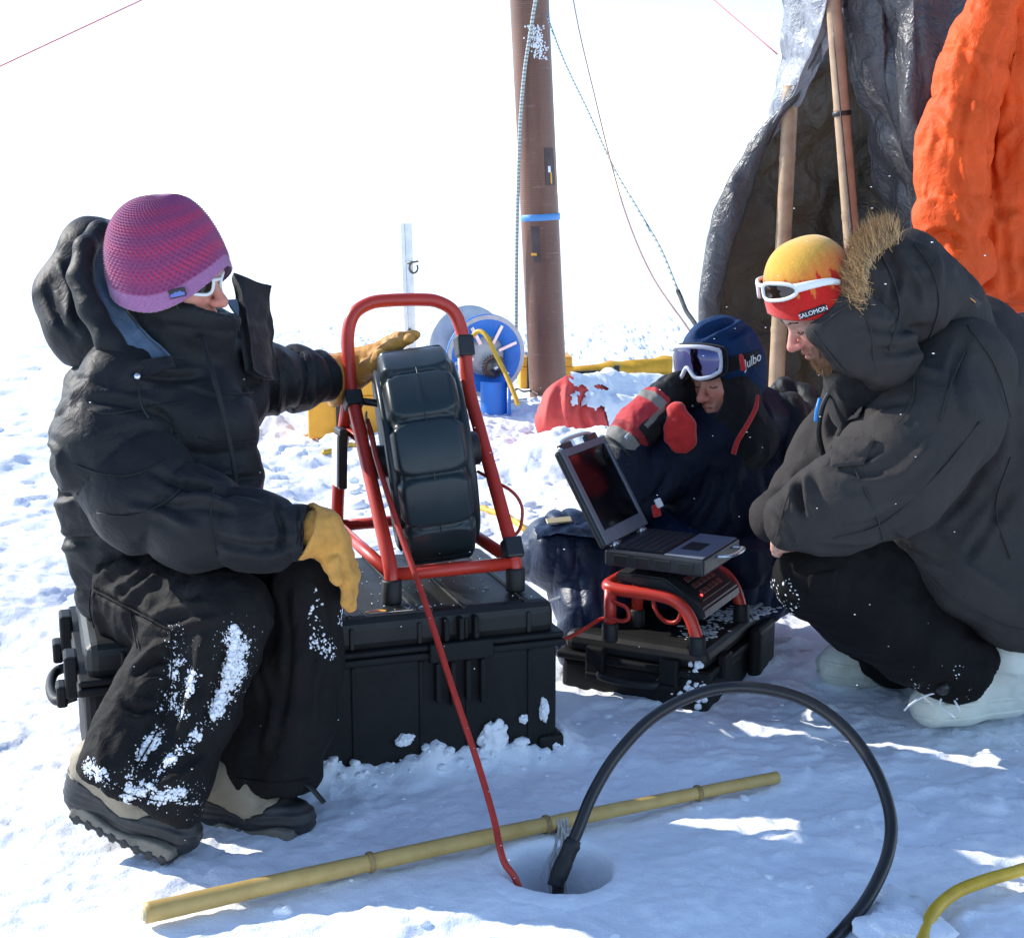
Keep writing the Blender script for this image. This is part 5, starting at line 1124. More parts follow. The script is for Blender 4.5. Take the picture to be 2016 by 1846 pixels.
ribbon('hood_lining', hd, [(174, 478, 2.90), (172, 530, 2.845), (192, 595, 2.805), (225, 655, 2.785), (268, 722, 2.765)], [(222, 470, 2.99), (222, 540, 2.93), (240, 600, 2.86), (285, 650, 2.80), (338, 702, 2.765)], M['w_lining'], belly=.02)
ribbon('hood_facing', hd, [(250, 716, 2.76), (262, 735, 2.755), (275, 745, 2.752)], [(338, 702, 2.764), (344, 712, 2.757), (348, 722, 2.752)], M['w_jacket'])
# far collar flap with its lining
ribbon('collar_flap', wm, [(455, 548, 2.98), (462, 600, 2.95), (470, 660, 2.93), (478, 730, 2.92)], [(514, 562, 3.05), (515, 620, 3.05), (518, 680, 3.04), (522, 750, 3.03)], M['w_jacket'], .022, .006, belly=-.02, seed=8)
ribbon('flap_lining', wm, [(446, 592, 2.94), (452, 606, 2.935), (462, 622, 2.93)], [(470, 590, 2.955), (476, 610, 2.95), (474, 636, 2.945)], M['w_lining'], .004, .002)
mk('draw_cord', *tube(catmull([W(268, 740, 2.735), W(274, 770, 2.70), W(280, 800, 2.68), W(292, 822, 2.672)], 6), .0018, 6), M['black'], wm)
mk('cord_lock', *lathe([(0, -.008), (.006, -.008), (.006, .008), (0, .008)], W(270, 742, 2.733), (0.3, -1, .4), 10), M['alu'], wm)
# trousers
near = px_chain([(220, 1165, 2.90, 100), (330, 1185, 2.80, 98), (442, 1205, 2.67, 80)]) + px_chain([(448, 1215, 2.66, 74), (432, 1290, 2.64, 62), (398, 1400, 2.61, 58), (345, 1535, 2.545, 58), (330, 1610, 2.535, 60)]) + px_chain([(350, 1250, 2.68, 66), (318, 1340, 2.66, 66), (278, 1425, 2.62, 70), (236, 1510, 2.565, 66), (212, 1600, 2.555, 68)])
farl = px_chain([(380, 1150, 3.0, 105), (500, 1145, 2.90, 90), (602, 1140, 2.79, 68)]) + px_chain([(606, 1160, 2.78, 64), (604, 1300, 2.76, 60), (592, 1420, 2.73, 56), (566, 1530, 2.70, 50), (560, 1590, 2.70, 50)]) + px_chain([(545, 1180, 2.82, 60), (530, 1330, 2.80, 60), (505, 1450, 2.77, 56), (482, 1540, 2.73, 52), (476, 1600, 2.73, 52)])
seat_ = px_chain([(215, 1130, 3.0, 105), (330, 1120, 3.05, 105)])
fn_ = plane_cut(union(near, .045), W(300, 1572, 2.55), unit((-.45, -.1, -1))); ff_ = plane_cut(union(farl, .045), W(530, 1548, 2.70), (0.05, 0, -1))
fP = lambda P: smin(smin(fn_(P), ff_(P), .012), union(seat_, .05)(P), .05)
PFOLD = [([(181, 1159), (260, 1200), (335, 1240)], -.008, 5), ([(199, 1139), (230, 1122), (265, 1104)], .010, 8), ([(225, 1165), (265, 1142), (300, 1110)], .010, 8), ([(247, 1183), (280, 1158), (320, 1130)], .010, 8), ([(300, 1218), (350, 1198), (405, 1187)], .011, 9), ([(330, 1245), (380, 1225), (430, 1215)], .008, 7), ([(291, 1293), (315, 1272), (345, 1262)], .014, 8), ([(262, 1335), (300, 1305), (330, 1300)], -.014, 7), ([(275, 1360), (300, 1340), (325, 1335)], .010, 7), ([(245, 1385), (270, 1400), (300, 1390)], -.010, 7), ([(450, 1250), (430, 1340), (395, 1440)], -.010, 7), ([(400, 1260), (385, 1350), (350, 1450)], .008, 8), ([(335, 1240), (330, 1340), (290, 1440), (240, 1560)], -.006, 4), ([(420, 1480), (350, 1530), (260, 1560)], .007, 8), ([(560, 1170), (570, 1300), (545, 1450)], -.009, 9), ([(640, 1180), (630, 1300), (610, 1450)], .006, 8), ([(520, 1300), (540, 1400), (520, 1500)], .008, 9)]
def pd(P, N): return folds(P, N, PFOLD) + creases(P + .25 * P[:, [2, 2, 2]] * np.array((1, 0, 0), np.float32), 7.5, .006, 81, (1.4, 1, .55)) + creases(P, 17, .003, 85, (1.2, 1, .6)) + .001 * pn(P * 60, 3)
lo, hi = auto_bounds(pts3([(90, 1050, 2.4), (700, 1640, 3.15)]), .04)
tro, TV, TF = body('trousers', fP, 0, lo, hi, .0062, M['w_trousers'], wm, pd)
TN = vnormals(TV, TF)
for pts in ([(181, 1159), (260, 1200), (335, 1240)], [(335, 1242), (338, 1320), (318, 1420), (262, 1520)], [(178, 1160), (176, 1200), (185, 1235)], [(255, 1195), (262, 1240), (270, 1275)], [(180, 1515), (250, 1562), (330, 1578), (390, 1572)], [(470, 1532), (540, 1540), (610, 1532)]): surf_line('trouser_seam', pts, TV, M['w_trousers'], tro, .0016)
X_, Y_ = pxx(TV); fr_ = (TN[:, 1] < -.05) & (TV[:, 1] < 2.72)
def seg_d(x0, y0, x1, y1, w):
    t_ = np.clip(((X_ - x0) * (x1 - x0) + (Y_ - y0) * (y1 - y0)) / ((x1 - x0) ** 2 + (y1 - y0) ** 2), 0, 1); return np.exp(-(np.hypot(X_ - x0 - t_ * (x1 - x0), Y_ - y0 - t_ * (y1 - y0)) / w) ** 2)
D_ = np.maximum.reduce([seg_d(352, 1250, 350, 1300, 20), seg_d(350, 1300, 330, 1400, 16), seg_d(385, 1290, 360, 1400, 16), seg_d(470, 1250, 455, 1330, 30), seg_d(455, 1330, 420, 1400, 24), seg_d(322, 1427, 249, 1527, 14), seg_d(402, 1427, 314, 1516, 12), seg_d(262, 1555, 375, 1575, 26), seg_d(250, 1535, 245, 1590, 10), seg_d(180, 1510, 240, 1560, 14)])
nz = .5 + .5 * (pn(TV * 19, 2) + .8 * pn(TV * 46, 3)); rsn = np.random.RandomState(8).rand(len(TV)); dens = D_ * nz
snow_bits('knee_snow', tro, TV, TN, fr_ & (dens > .26 + .35 * rsn), 5200, .0006, .0030, 5); snow_bits('knee_snow', tro, TV, TN, fr_ & (dens > .52), 1100, .002, .0062, 15); snow_bits('knee_snow', tro, TV, TN, fr_ & (D_ > .12) & (rsn > .5), 700, .0005, .0014, 16)
m3 = (X_ > 610) & (Y_ > 1170) & (Y_ < 1300) & (TV[:, 1] < 2.78) & (pn(TV * 18, 2) > .1); snow_bits('knee_snow', tro, TV, TN, m3, 160, .001, .004, 6)
mk('cuff_strap', *tube(catmull([W(600, 1540, 2.66), W(614, 1552, 2.65), W(630, 1570, 2.645), W(638, 1580, 2.64)], 5), .007, 8, flat=(1, .5)), M['black'], wm)
# boots
boot(wm, W(172, 1590, 2.60), W(350, 1668, 2.545), 1, 1.0, shaft=(.3, .085)); boot(wm, W(438, 1622, 2.725), W(588, 1640, 2.66), 1, .93, shaft=(.3, .085))
# gloves
nd = unit(W(602, 1048, 2.655) - W(640, 1060, 2.68))
hand(wm, 'glove', [(622, 1045, 2.665, 40), (648, 1066, 2.685, 36), (668, 1100, 2.70, 29)],
     [[(672, 1095, 2.668, 15), (685, 1140, 2.66, 14), (683, 1186, 2.665, 12)], [(676, 1090, 2.695, 15), (692, 1138, 2.693, 14), (689, 1192, 2.695, 12)], [(676, 1085, 2.72, 15), (693, 1130, 2.722, 13), (691, 1172, 2.725, 12)], [(672, 1080, 2.745, 14), (690, 1115, 2.75, 12), (690, 1150, 2.752, 11)], [(634, 1075, 2.66, 17), (652, 1108, 2.645, 15), (664, 1142, 2.64, 12)]],
     M['leather'], ([(596, 1042, 2.655, 56), (630, 1046, 2.668, 44)], W(600, 1040, 2.655), -unit(W(630, 1050, 2.668) - W(600, 1040, 2.655)), True))
hand(wm, 'glove', [(668, 742, 3.385, 38), (705, 722, 3.40, 33), (738, 702, 3.385, 26)],
     [[(742, 700, 3.36, 13), (778, 678, 3.34, 12), (806, 668, 3.32, 10)], [(745, 693, 3.385, 13), (785, 668, 3.37, 12), (816, 660, 3.35, 10.5)], [(742, 690, 3.41, 13), (780, 668, 3.40, 12), (808, 661, 3.385, 10)], [(735, 690, 3.435, 12), (768, 674, 3.43, 11), (792, 668, 3.42, 9.5)], [(715, 730, 3.365, 19), (738, 718, 3.33, 15), (748, 700, 3.31, 12)]],
     M['leather'], ([(645, 748, 3.36, 54), (680, 735, 3.385, 40)], W(640, 750, 3.345), -unit(W(680, 735, 3.385) - W(645, 748, 3.36)), False))
# ------------------------------------------------------------------ man sitting on the snow behind the laptop
sm = thing('person', (.62, 4.0, 0), 'person in blue hood with mirrored ski goggles sitting on the snow, gloved hand raised', 'person')
HO = W(1424, 738, 3.86); f, l, u = frame_from((-.70, -.64, -.28), (-.22, -.1, 1)); HS = .88
hf, hP, Rm = head_fs(HO, f, l, u, HS)
chest = union([cap(W(1450, 830, 3.95), W(1450, 1060, 4.0), .08, .15), cap(W(1330, 890, 3.85), W(1560, 880, 4.05), .07)], .05)
lo, hi = auto_bounds([HO + (-.18, -.22, .16), HO + (.2, .25, -.45)], .03)
body('body', lambda P: smin(hf(P), chest(P), .03), 0, lo, hi, .0036, M['skin'], sm, None, None, skin_color(HO, Rm, HS, .35, (.54, .29, .21)))
for y in (-1, 1):
    mk('eyebrow', *tube(catmull([hP(.099, y * .016, .026), hP(.098, y * .035, .032), hP(.086, y * .052, .026)], 5), .0035, 6, flat=(1, .6)), M['hair'], sm)
    mk('eyelash', *tube(catmull([hP(.0925, y * .020, -.003), hP(.0935, y * .033, -.006), hP(.086, y * .046, -.003)], 5), .0014, 6), M['hair'], sm)
# black balaclava round the face and neck
Em = lambda c, r: ell(hP(*c), np.array(r) * HS, Rm)
bal = union([Em((-.018, 0, .045), (.106, .088, .112)), Em((.0, 0, -.045), (.088, .083, .10)), cap(hP(.01, 0, -.09), hP(.0, 0, -.20), .088, .115), cap(hP(.045, 0, -.115), hP(.03, 0, -.19), .05, .08)], .04)
face = Em((.115, 0, -.022), (.078, .058, .078))
balf = lambda P: np.maximum(-smin(-bal(P), face(P), .012), -(hf(P) - .001) - .016)
lo, hi = auto_bounds([HO + (-.2, -.2, .14), HO + (.2, .2, -.26)], .03)
body('balaclava', lambda P: -smin(-bal(P), face(P), .014), 0, lo, hi, .0045, M['black_fleece'], sm, lambda P, N: creases(P, 13, .004, 12))
# blue hood cap over the crown
hoodp = [Em((-.022, 0, .062), (.118, .101, .112)), Em((-.05, 0, -.02), (.10, .100, .11)), Em((.02, 0, .085), (.098, .088, .085))]
hfn = union(hoodp, .04); facec = Em((.13, 0, -.06), (.115, .09, .135))
kn = lambda P: np.maximum(-smin(-hfn(P), facec(P), .012), -((P - hP(-.04, 0, -.11)) @ u))
lo, hi = auto_bounds([HO + (-.22, -.22, .22), HO + (.22, .22, -.18)], .02)
hoodo, HV, HF_ = body('hood', kn, 0, lo, hi, .0045, M['blue_hood'], sm, lambda P, N: creases(P, 11, .004, 22, (1, 1, .6)) * smooth(-.02, .1, (P - HO) @ u) + folds(P, N, [([(1362, 668), (1390, 645), (1430, 632)], .010, 6), ([(1375, 662), (1405, 650), (1445, 636)], -.010, 5), ([(1400, 664), (1430, 652), (1460, 634)], .010, 6), ([(1430, 668), (1455, 655), (1475, 640)], -.009, 5), ([(1480, 650), (1500, 680), (1508, 720)], .006, 8)]))
# goggles pushed up on the forehead
GO = HO + HS * (f * .016 + u * .062); gt = R(-16); gu = unit(u * math.cos(gt) + f * math.sin(-gt) * -1 * 0 + f * math.sin(gt) * 1); gf = unit(f - gu * f.dot(gu))
gw, gr = R(46), .118
def gog(a, v, k=0.0): return GO + l * (gr + k) * math.sin(a) * .88 + gf * ((gr + k) * math.cos(a) - .01) + gu * v
nu, nv = 37, 13; aa = np.linspace(-gw, gw, nu)
def gtop(s): return .040 - .014 * abs(s) ** 3.0
def gbot(s): return -.046 + .030 * np.exp(-(s / .20) ** 2) + .020 * abs(s) ** 4
V = []; 
for j in range(nv):
    for a in aa: s = a / gw; b0, b1 = gbot(s), gtop(s); v = b0 + (b1 - b0) * j / (nv - 1); V.append(gog(a, v, .012 - .10 * (v - (b0 + b1) / 2) ** 2 / .04))
gg = mk('goggles_lens', V, grid_faces(nu, nv), M['silver_lens'], sm)
ring = [gog(a, gbot(a / gw), .009) for a in aa] + [gog(a, v, .007) for a, v in ((gw * 1.03, gbot(1) * .5 + gtop(1) * .5),)] + [gog(a, gtop(a / gw), .009) for a in aa[::-1]] + [gog(-gw * 1.03, gbot(1) * .5 + gtop(1) * .5, .007)]
ring = catmull(ring + ring[:2], 2); mk('goggles_frame', *tube(ring, .0058, 10, False), M['goggle_frame'], gg)
ring2 = ring - gf * .018; mk('goggles_foam', *tube(ring2, .009, 8, False), M['black_fleece'], gg)
# strap with the maker's name
V = []; A = np.linspace(R(50), R(180), 30)
for sg in (1, -1):
    V = []
    for w_ in (-.020, .020):
        for a in A: V.append(HO + HS * (f * (-.012 + .122 * math.cos(a)) + l * sg * .1085 * math.sin(a)) + u * (.060 * HS - .03 * smooth(.9, 2.6, np.array([a]))[0] + w_))
    V = np.array(V); N = np.repeat([[0, 0, 0]], len(V), 0); m = len(V); Vo = V + (V - (HO + u * ((V - HO) @ u)[:, None])) * .03
    mk('goggles_strap', Vo, grid_faces(30, 2), M['black_fleece'], gg)
# lettering on the visible side of the strap (the side turned to the right)
a = R(88); best = None
for sg in (1, -1):
    c = HO + HS * (f * (-.012 + .128 * math.cos(a)) + l * sg * .119 * math.sin(a)) + u * (.046 * HS)
    if best is None or c[1] < best[0][1]: best = (c, sg)
c, sg = best; nx_ = l * sg; tx = unit(np.cross(u, nx_)); 
tx = tx if tx[0] > 0 else -tx; mk('lettering', *text_vf('Julbo', .036, frame_M(c + nx_ * .002, tx, u, np.cross(tx, u)), .0005, .2), M['text_white'], gg, False)
# jacket
arm_r = [(1345, 890, 3.86, 60), (1295, 930, 3.80, 55), (1240, 985, 3.74, 50), (1226, 925, 3.75, 43), (1236, 878, 3.76, 38)]
arm_l = [(1570, 880, 4.05, 66), (1600, 980, 3.95, 58), (1560, 1080, 3.80, 52), (1470, 1110, 3.70, 44)]
tor = px_chain([(1450, 850, 3.97, 95), (1445, 960, 4.0, 125), (1430, 1100, 4.02, 135)]) + px_chain([(1345, 885, 3.84, 66), (1450, 850, 3.95, 80), (1565, 870, 4.05, 72)]) + px_chain([(1380, 960, 3.88, 80), (1390, 1080, 3.88, 90)]) + px_chain([(1430, 840, 3.90, 66), (1400, 880, 3.84, 60)])
fJ = lambda P: smin(smin(union(tor, .05)(P), union(px_chain(arm_r), .03)(P), .03), union(px_chain(arm_l), .03)(P), .03)
lo, hi = auto_bounds(pts3([(1160, 770, 3.45), (1690, 1240, 4.2), (1160, 1240, 3.5)]), .03)
body('jacket', fJ, 0, lo, hi, .0075, M['navy'], sm, lambda P, N: creases(P, 5, .009, 91, (1.2, 1, .7)) + creases(P, 13, .003, 95) + folds(P, N, [([(1400, 900), (1380, 980), (1330, 1040)], -.012, 9), ([(1450, 900), (1430, 1000), (1400, 1060)], .010, 10), ([(1320, 920), (1300, 960), (1270, 1000)], -.010, 7), ([(1500, 920), (1520, 1000), (1500, 1080)], -.010, 9)]))
# chest panel with red piping, red fleece collar turned out
for pts in ([(1492, 778, 3.79), (1487, 805, 3.775), (1470, 838, 3.76), (1452, 868, 3.755), (1444, 893, 3.76)], [(1458, 697, 3.755), (1461, 712, 3.752), (1464, 728, 3.755)]):
    P = catmull([W(*q) for q in pts], 8); mk('red_piping', *tube(P, np.interp(np.linspace(0, 1, len(P)), [0, .2, 1], [.004, .0065, .0075]), 8), M['red_fleece'], sm)
fl_ = union(px_chain([(1336, 806, 3.735, 16), (1340, 840, 3.73, 27), (1343, 864, 3.73, 28)]) + px_chain([(1324, 806, 3.74, 8), (1319, 860, 3.735, 9)]), .02); lo, hi = auto_bounds(pts3([(1300, 795, 3.7), (1385, 905, 3.78)]), .03)
fl0 = fl_; fl_ = lambda P: np.maximum(fl0(P), np.abs((P - W(1338, 845, 3.73)) @ unit((.25, 1, .1))) - .012)
body('collar_lining', fl_, 0, lo, hi, .0045, M['red_fleece'], sm, lambda P, N: creases(P, 18, .003, 13))
# quilted black vest shoulder behind
vs_ = px_chain([(1545, 770, 4.12, 26), (1590, 790, 4.08, 24), (1620, 830, 4.0, 30)]) + px_chain([(1550, 820, 3.98, 46), (1575, 880, 3.92, 50)])
lo, hi = auto_bounds(pts3([(1490, 720, 3.8), (1670, 960, 4.2)]), .03)
body('quilted_vest', union(vs_, .03), 0, lo, hi, .006, M['w_jacket'], sm, lambda P, N: .008 * (np.abs(np.sin(P[:, 0] * 62 + 8 * P[:, 2])) ** .6 - .6) + creases(P, 14, .004, 3))
# legs: knees drawn up, quilted trousers
tr_ = px_chain([(1430, 1110, 4.0, 118), (1280, 1080, 3.86, 82), (1110, 1082, 3.72, 66)]) + px_chain([(1110, 1085, 3.72, 64), (1150, 1170, 3.72, 58), (1180, 1260, 3.75, 52)]) + px_chain([(1040, 1095, 3.78, 44), (1110, 1075, 3.74, 56)]) + px_chain([(1480, 1130, 3.95, 100), (1330, 1120, 3.66 + .1, 74), (1215, 1110, 3.70, 58), (1160, 1200, 3.62, 46), (1130, 1270, 3.60, 44)])
lo, hi = auto_bounds(pts3([(960, 980, 3.5), (1620, 1320, 4.25)]), .04)
ax_ = W(1280, 1080, 3.86) - W(1110, 1082, 3.72)
def qd(P, N):
    s = P[:, 0] * .95 + P[:, 1] * .2; ph_ = np.abs(np.sin(math.pi * (s + .006 * pn(P * 9, 2)) / .052)); return .012 * (ph_ ** .55 - .65) + (1 - ph_) * .003 * pn(P * 40, 3) + creases(P, 9, .004, 99)
body('trousers', union(tr_, .05), 0, lo, hi, .0068, M['navy_quilt'], sm, qd)
# zip flap lying over the knee
V = []; rows_ = [(1022, 1045, 1062), (1010, 1030, 1090)]
pts = [[(1052, 1046, 3.66), (1090, 1026, 3.72), (1140, 1016, 3.76), (1200, 1012, 3.78)], [(1058, 1052, 3.62), (1100, 1044, 3.64), (1150, 1040, 3.66), (1200, 1044, 3.66)], [(1056, 1060, 3.60), (1105, 1058, 3.61), (1155, 1062, 3.62), (1200, 1070, 3.62)]]
rows_ = [catmull([W(*q) for q in r_], 10) for r_ in pts]; V = []
for k in range(13):
    t_ = k / 12 * 2; i0 = min(int(t_), 1); V += list(rows_[i0] * (1 - (t_ - i0)) + rows_[i0 + 1] * (t_ - i0))
V = np.array(V); F = grid_faces(len(rows_[0]), 13); N = vnormals(V, F); N = N * np.sign(N[:, 2:3] + 1e-6); V = V + N * (creases(V.astype(np.float32), 18, .005, 5)[:, None] + .008); m = len(V)
fo = mk('knee_flap', np.concatenate([V, V - N * .009]), F + [[i + m for i in q[::-1]] for q in F], M['navy_quilt'], sm)
q = W(1100, 1034, 3.675); mk('flap_patch', *bm_vf(bbox(-.034, .034, -.012, .012, -.002, .003, .001, 1), frame_M(q + np.array((0, -.012, .016)), unit((1, .25, .04)), unit((-.2, .9, .35)), unit((.03, -.35, .93)))), M['beige'], fo, False)
# boot soles / buckle glint at the ankle
boot(sm, W(1250, 1290, 3.80), W(1130, 1310, 3.72), 1, 1.0, 'boot_dark', 'boot_dark', 'boot_sole', shaft=(.0, .16))
mk('ankle_buckle', *bm_vf(bbox(-.03, .03, -.008, .008, -.004, .004, .002, 1), frame_M(W(1092, 1180, 3.62), unit((.9, 0, .35)), (0, 1, 0), unit((-.35, 0, .9)))), M['alu'], sm, False)
q = W(1292, 1005, 3.60); mk('sleeve_tag', *bm_vf(bbox(-.011, .011, -.004, .004, -.016, .016, .002, 1), frame_M(q, unit((.9, .3, .2)), unit((-.3, .95, 0)), unit((-.2, 0, .98)))), M['red_fleece'], sm, False)
q = W(1297, 990, 3.595); mk('sleeve_tag', *bm_vf(bbox(-.009, .009, -.004, .004, -.012, .012, .002, 1), frame_M(q, unit((.9, .3, .3)), unit((-.3, .95, 0)), unit((-.4, 0, .9)))), M['text_white'], sm, False)
# gauntlet glove: grey cuff, red back, black palm, fist against the cheek
gpx = [(1234, 868, 3.76, 43), (1258, 838, 3.775, 41), (1286, 806, 3.80, 37), (1316, 778, 3.83, 33), (1336, 762, 3.85, 27)]
fist = [[(1330, 750, 3.86, 14), (1352, 738, 3.87, 13), (1366, 748, 3.875, 12)], [(1336, 762, 3.85, 14), (1358, 756, 3.86, 13), (1368, 766, 3.865, 12)], [(1332, 774, 3.84, 14), (1354, 774, 3.85, 13), (1362, 784, 3.855, 11)], [(1326, 786, 3.835, 13), (1346, 792, 3.845, 12), (1352, 800, 3.85, 10)], [(1308, 770, 3.80, 16), (1326, 750, 3.80, 14), (1344, 738, 3.81, 12)]]
gl = union(px_chain(gpx), .02); fst = [union(px_chain(c_), .01) for c_ in fist]
def gf_(P):
    d = gl(P); g_ = fst[0](P)
    for q_ in fst[1:]: g_ = smin(g_, q_(P), .004)
    d = smin(d, g_, .010); p0 = W(1210, 893, 3.745); return np.maximum(d, (P - p0) @ unit(p0 - W(1258, 838, 3.775)))
lo, hi = auto_bounds(pts3([(1170, 690, 3.66), (1420, 930, 3.95)]), .04)
axg = unit(W(1336, 762, 3.85) - W(1234, 868, 3.76)); og = W(1234, 868, 3.76); upg = unit(np.cross(axg, (0, 1, 0))); upg = upg if upg[2] > 0 else -upg
def gcol(V, N):
    s = (V - og) @ axg; v = ((V - og) @ upg); c = np.tile(np.array((.012, .012, .013)), (len(V), 1)); red = np.array((.5, .04, .045)); gry = np.array((.24, .23, .2))
    top = v > .006 + .012 * np.sin(s * 40)
    c[top & (s > -.01) & (s < .15)] = red; c[(s > .105) & (s < .135) & (v > .004)] = gry; c[(s > .04) & (s < .12) & (np.abs(v - .004) < .007)] = gry
    c[(s < -.002) & (s > -.05)] = gry; c[(s < .022) & (s > .002)] = red * .6; c[(s < -.05)] = gry * .8; return c
M['glove_pattern'] = mat_attr('ski_glove', .75, .3, 180, .35, .002, .2, 90)
go, _, _ = body('gauntlet_glove', gf_, 0, lo, hi, .0036, M['glove_pattern'], sm, lambda P, N: creases(P, 17, .0045, 8) + .0012 * pn(P * 80, 3), None, gcol)
def ringp(s, r): 
    c = og + axg * s; e2 = np.cross(axg, upg); return np.array([c + r * (upg * math.cos(q) + e2 * math.sin(q)) for q in np.linspace(0, 2 * math.pi, 40)])
mk('wrist_strap', *tube(ringp(.034, .0555), .006, 8, flat=(1.5, .6)), M['rubber'], go)
mk('cuff_cord', *tube(ringp(-.045, .058), .004, 8), M['black'], go)
mk('buckle', *bm_vf(bbox(-.014, .014, -.006, .006, -.009, .009, .003, 2), frame_M(og + axg * .02 - np.array((.01, .058, -.01)), axg, (0, 1, 0), upg)), M['grey_paint'], go, False)
mk('cord_toggle', *bm_vf(bbox(-.006, .006, -.006, .006, -.014, .014, .003, 2), frame_M(og - axg * .05 + np.array((.03, -.05, -.03)), (1, 0, 0), (0, 1, 0), (0, 0, 1))), M['black'], go, False)
# ------------------------------------------------------------------ man crouching on the right in a parka
km = thing('person', (1.05, 3.35, 0), 'person in orange and red hat and charcoal fur hooded parka crouching by the recorder', 'person')
HO = W(1622, 606, 3.12); f = unit((-.79, -.10, -.60)); l = unit(np.cross((-.60, -.10, .79), f)); u = np.cross(f, l); HS = .87
if u[2] < 0: l = -l; u = -u
hf, hP, Rm = head_fs(HO, f, l, u, HS)
chest = union([cap(hP(-.04, 0, -.16), W(1820, 800, 3.38), .055, .09), cap(W(1820, 800, 3.38), W(1950, 1050, 3.5), .10, .12)], .05)
lo, hi = auto_bounds([HO + (-.2, -.2, .2), HO + (.35, .3, -.35)], .02)
body('body', lambda P: smin(hf(P), chest(P), .03), 0, lo, hi, .0034, M['skin'], km, None, None, skin_color(HO, Rm, HS, .75, (.58, .33, .25)))
for y in (-1, 1):
    mk('eyebrow', *tube(catmull([hP(.099, y * .016, .026), hP(.098, y * .035, .031), hP(.086, y * .052, .025)], 5), .0032, 6, flat=(1, .6)), M['hair'], km)
    mk('eyelash', *tube(catmull([hP(.0925, y * .020, -.004), hP(.0938, y * .033, -.007), hP(.086, y * .046, -.004)], 5), .0016, 6), M['hair'], km)
mb = MB(); rs = np.random.RandomState(14)                                   # beard
for k in range(900):
    a_ = rs.uniform(-1.5, 1.5); z_ = rs.uniform(-.125, -.045); rad_ = .062 + .035 * math.cos(a_) * 1.0
    if abs(z_ + .0705) < .010 and abs(a_) < .5: continue
    if z_ > -.058 and abs(a_) > .45: z_ -= .02
    p0 = hP(.0 + rad_ * math.cos(a_) * .98, .062 * math.sin(a_), z_); d_ = unit(f * math.cos(a_) * .4 + l * math.sin(a_) * .4 - u * 1.0 + rs.normal(size=3) * .2)
    mb.add(*tube([p0 - d_ * .004, p0 + d_ * .008, p0 + d_ * rs.uniform(.012, .020) + f * .002], [.0011, .0008, .0003], 4))
M['beard'] = mat('ginger_beard', (.22, .11, .045), .6, .35, 80); mb.out('beard', M['beard'], km)
# hat: yellow crown, orange, torn red lower band
hc = HO + HS * (u * .018 - f * .018); dr = lambda ph: -.028 * np.abs(np.sin(ph)) ** 1.2 + .006 * np.clip(np.cos(ph), 0, 1)
yel, ora, red = np.array((.80, .42, .06)), np.array((.78, .22, .04)), np.array((.62, .02, .015))
def hcol(ph, tt, j):
    jag = .25 + .12 * np.abs(((ph * 3.1) % 1.2) - .6) * 1.4 + .05 * np.sin(ph * 17) + .03 * np.sin(ph * 41)
    k = smooth(-.012, .012, tt - jag)[:, None]; top = smooth(.32, .62, tt + .10 * np.sin(ph * 2 + .5) + .03 * np.sin(ph * 23))[:, None]
    return red * (1 - k) + k * (ora * (1 - top) + yel * top)
gf2 = unit((-.92, -.08, -.36)); gl2 = unit(l - gf2 * l.dot(gf2)); gu2 = np.cross(gf2, gl2); gu2 = gu2 if gu2[2] > 0 else -gu2
hc = W(1604, 588, 3.12)
hat = dome_hat('hat', km, hc, gf2, gl2, gu2, .106, .098, .138, dr, M['hat'], hcol, 200, 70, .0003)
# brand patch
sgn = -1 if (hP(0, -1, 0)[1] < hP(0, 1, 0)[1]) else 1
u_ = gu2; pc = hc + gf2 * .036 + gl2 * sgn * .0925 + gu2 * -.006; nn = unit(gl2 * sgn * 1.0 + gf2 * .34 + gu2 * .05); tx = unit(gf2 * -1 + nn * gf2.dot(nn)); ty = np.cross(nn, tx); 
if ty.dot(u) < 0: ty = -ty
if np.cross(tx, ty).dot(nn) < 0: tx = -tx
tx = tx if tx[0] > 0 else tx
pb = mk('patch', *bm_vf(bbox(-.029, .029, -.0085, .0085, -.004, .0022, .003, 2), frame_M(pc, tx, ty, nn)), M['black'], hat, False)
mk('lettering', *text_vf('SALOMON', .0135, frame_M(pc + nn * .0028, tx, ty, nn), .0003, 0, .95), M['text_white'], pb, False)
gf3 = unit((-1, -.1, -.17)); gl3 = unit(gl2 - gf3 * gl2.dot(gf3)); gu3 = np.cross(gf3, gl3); gu3 = gu3 if gu3[2] > 0 else -gu3
glasses(km, W(1606, 553, 3.12), gf3, gl3, gu3, HS * 1.22, M['white_plastic'], M['lens_dark'], z0=.0, arm_back=-.02, hh=.017, arm_y=.096, rad=.092, x0=.026)
M['skin_plain'] = mat('bare_skin', (.56, .31, .225), .5, .1, 60, bs=300, bst=.2, bdist=.001)
# parka: body, sleeves, hood
sl = [(1880, 735, 3.22, 112), (1835, 840, 3.12, 114), (1745, 945, 3.05, 106), (1640, 1000, 3.01, 84), (1552, 1026, 3.0, 58)]
slf = [(1700, 800, 3.5, 80), (1640, 900, 3.45, 76), (1580, 980, 3.36, 60), (1525, 1020, 3.26, 46)]
tor = px_chain([(1780, 720, 3.35, 112), (1870, 800, 3.38, 158), (1960, 950, 3.42, 190), (2020, 1080, 3.45, 195)]) + px_chain([(1690, 800, 3.32, 75), (1730, 900, 3.30, 90), (1810, 1010, 3.28, 105)]) + px_chain([(1900, 700, 3.45, 120), (2040, 860, 3.5, 190)])
skirt = px_chain([(1900, 1050, 3.25, 95), (1980, 1140, 3.25, 95), (2060, 1180, 3.3, 110)]) + px_chain([(1800, 1060, 3.18, 60), (1880, 1140, 3.16, 60), (1990, 1200, 3.18, 58), (2080, 1220, 3.2, 60)])
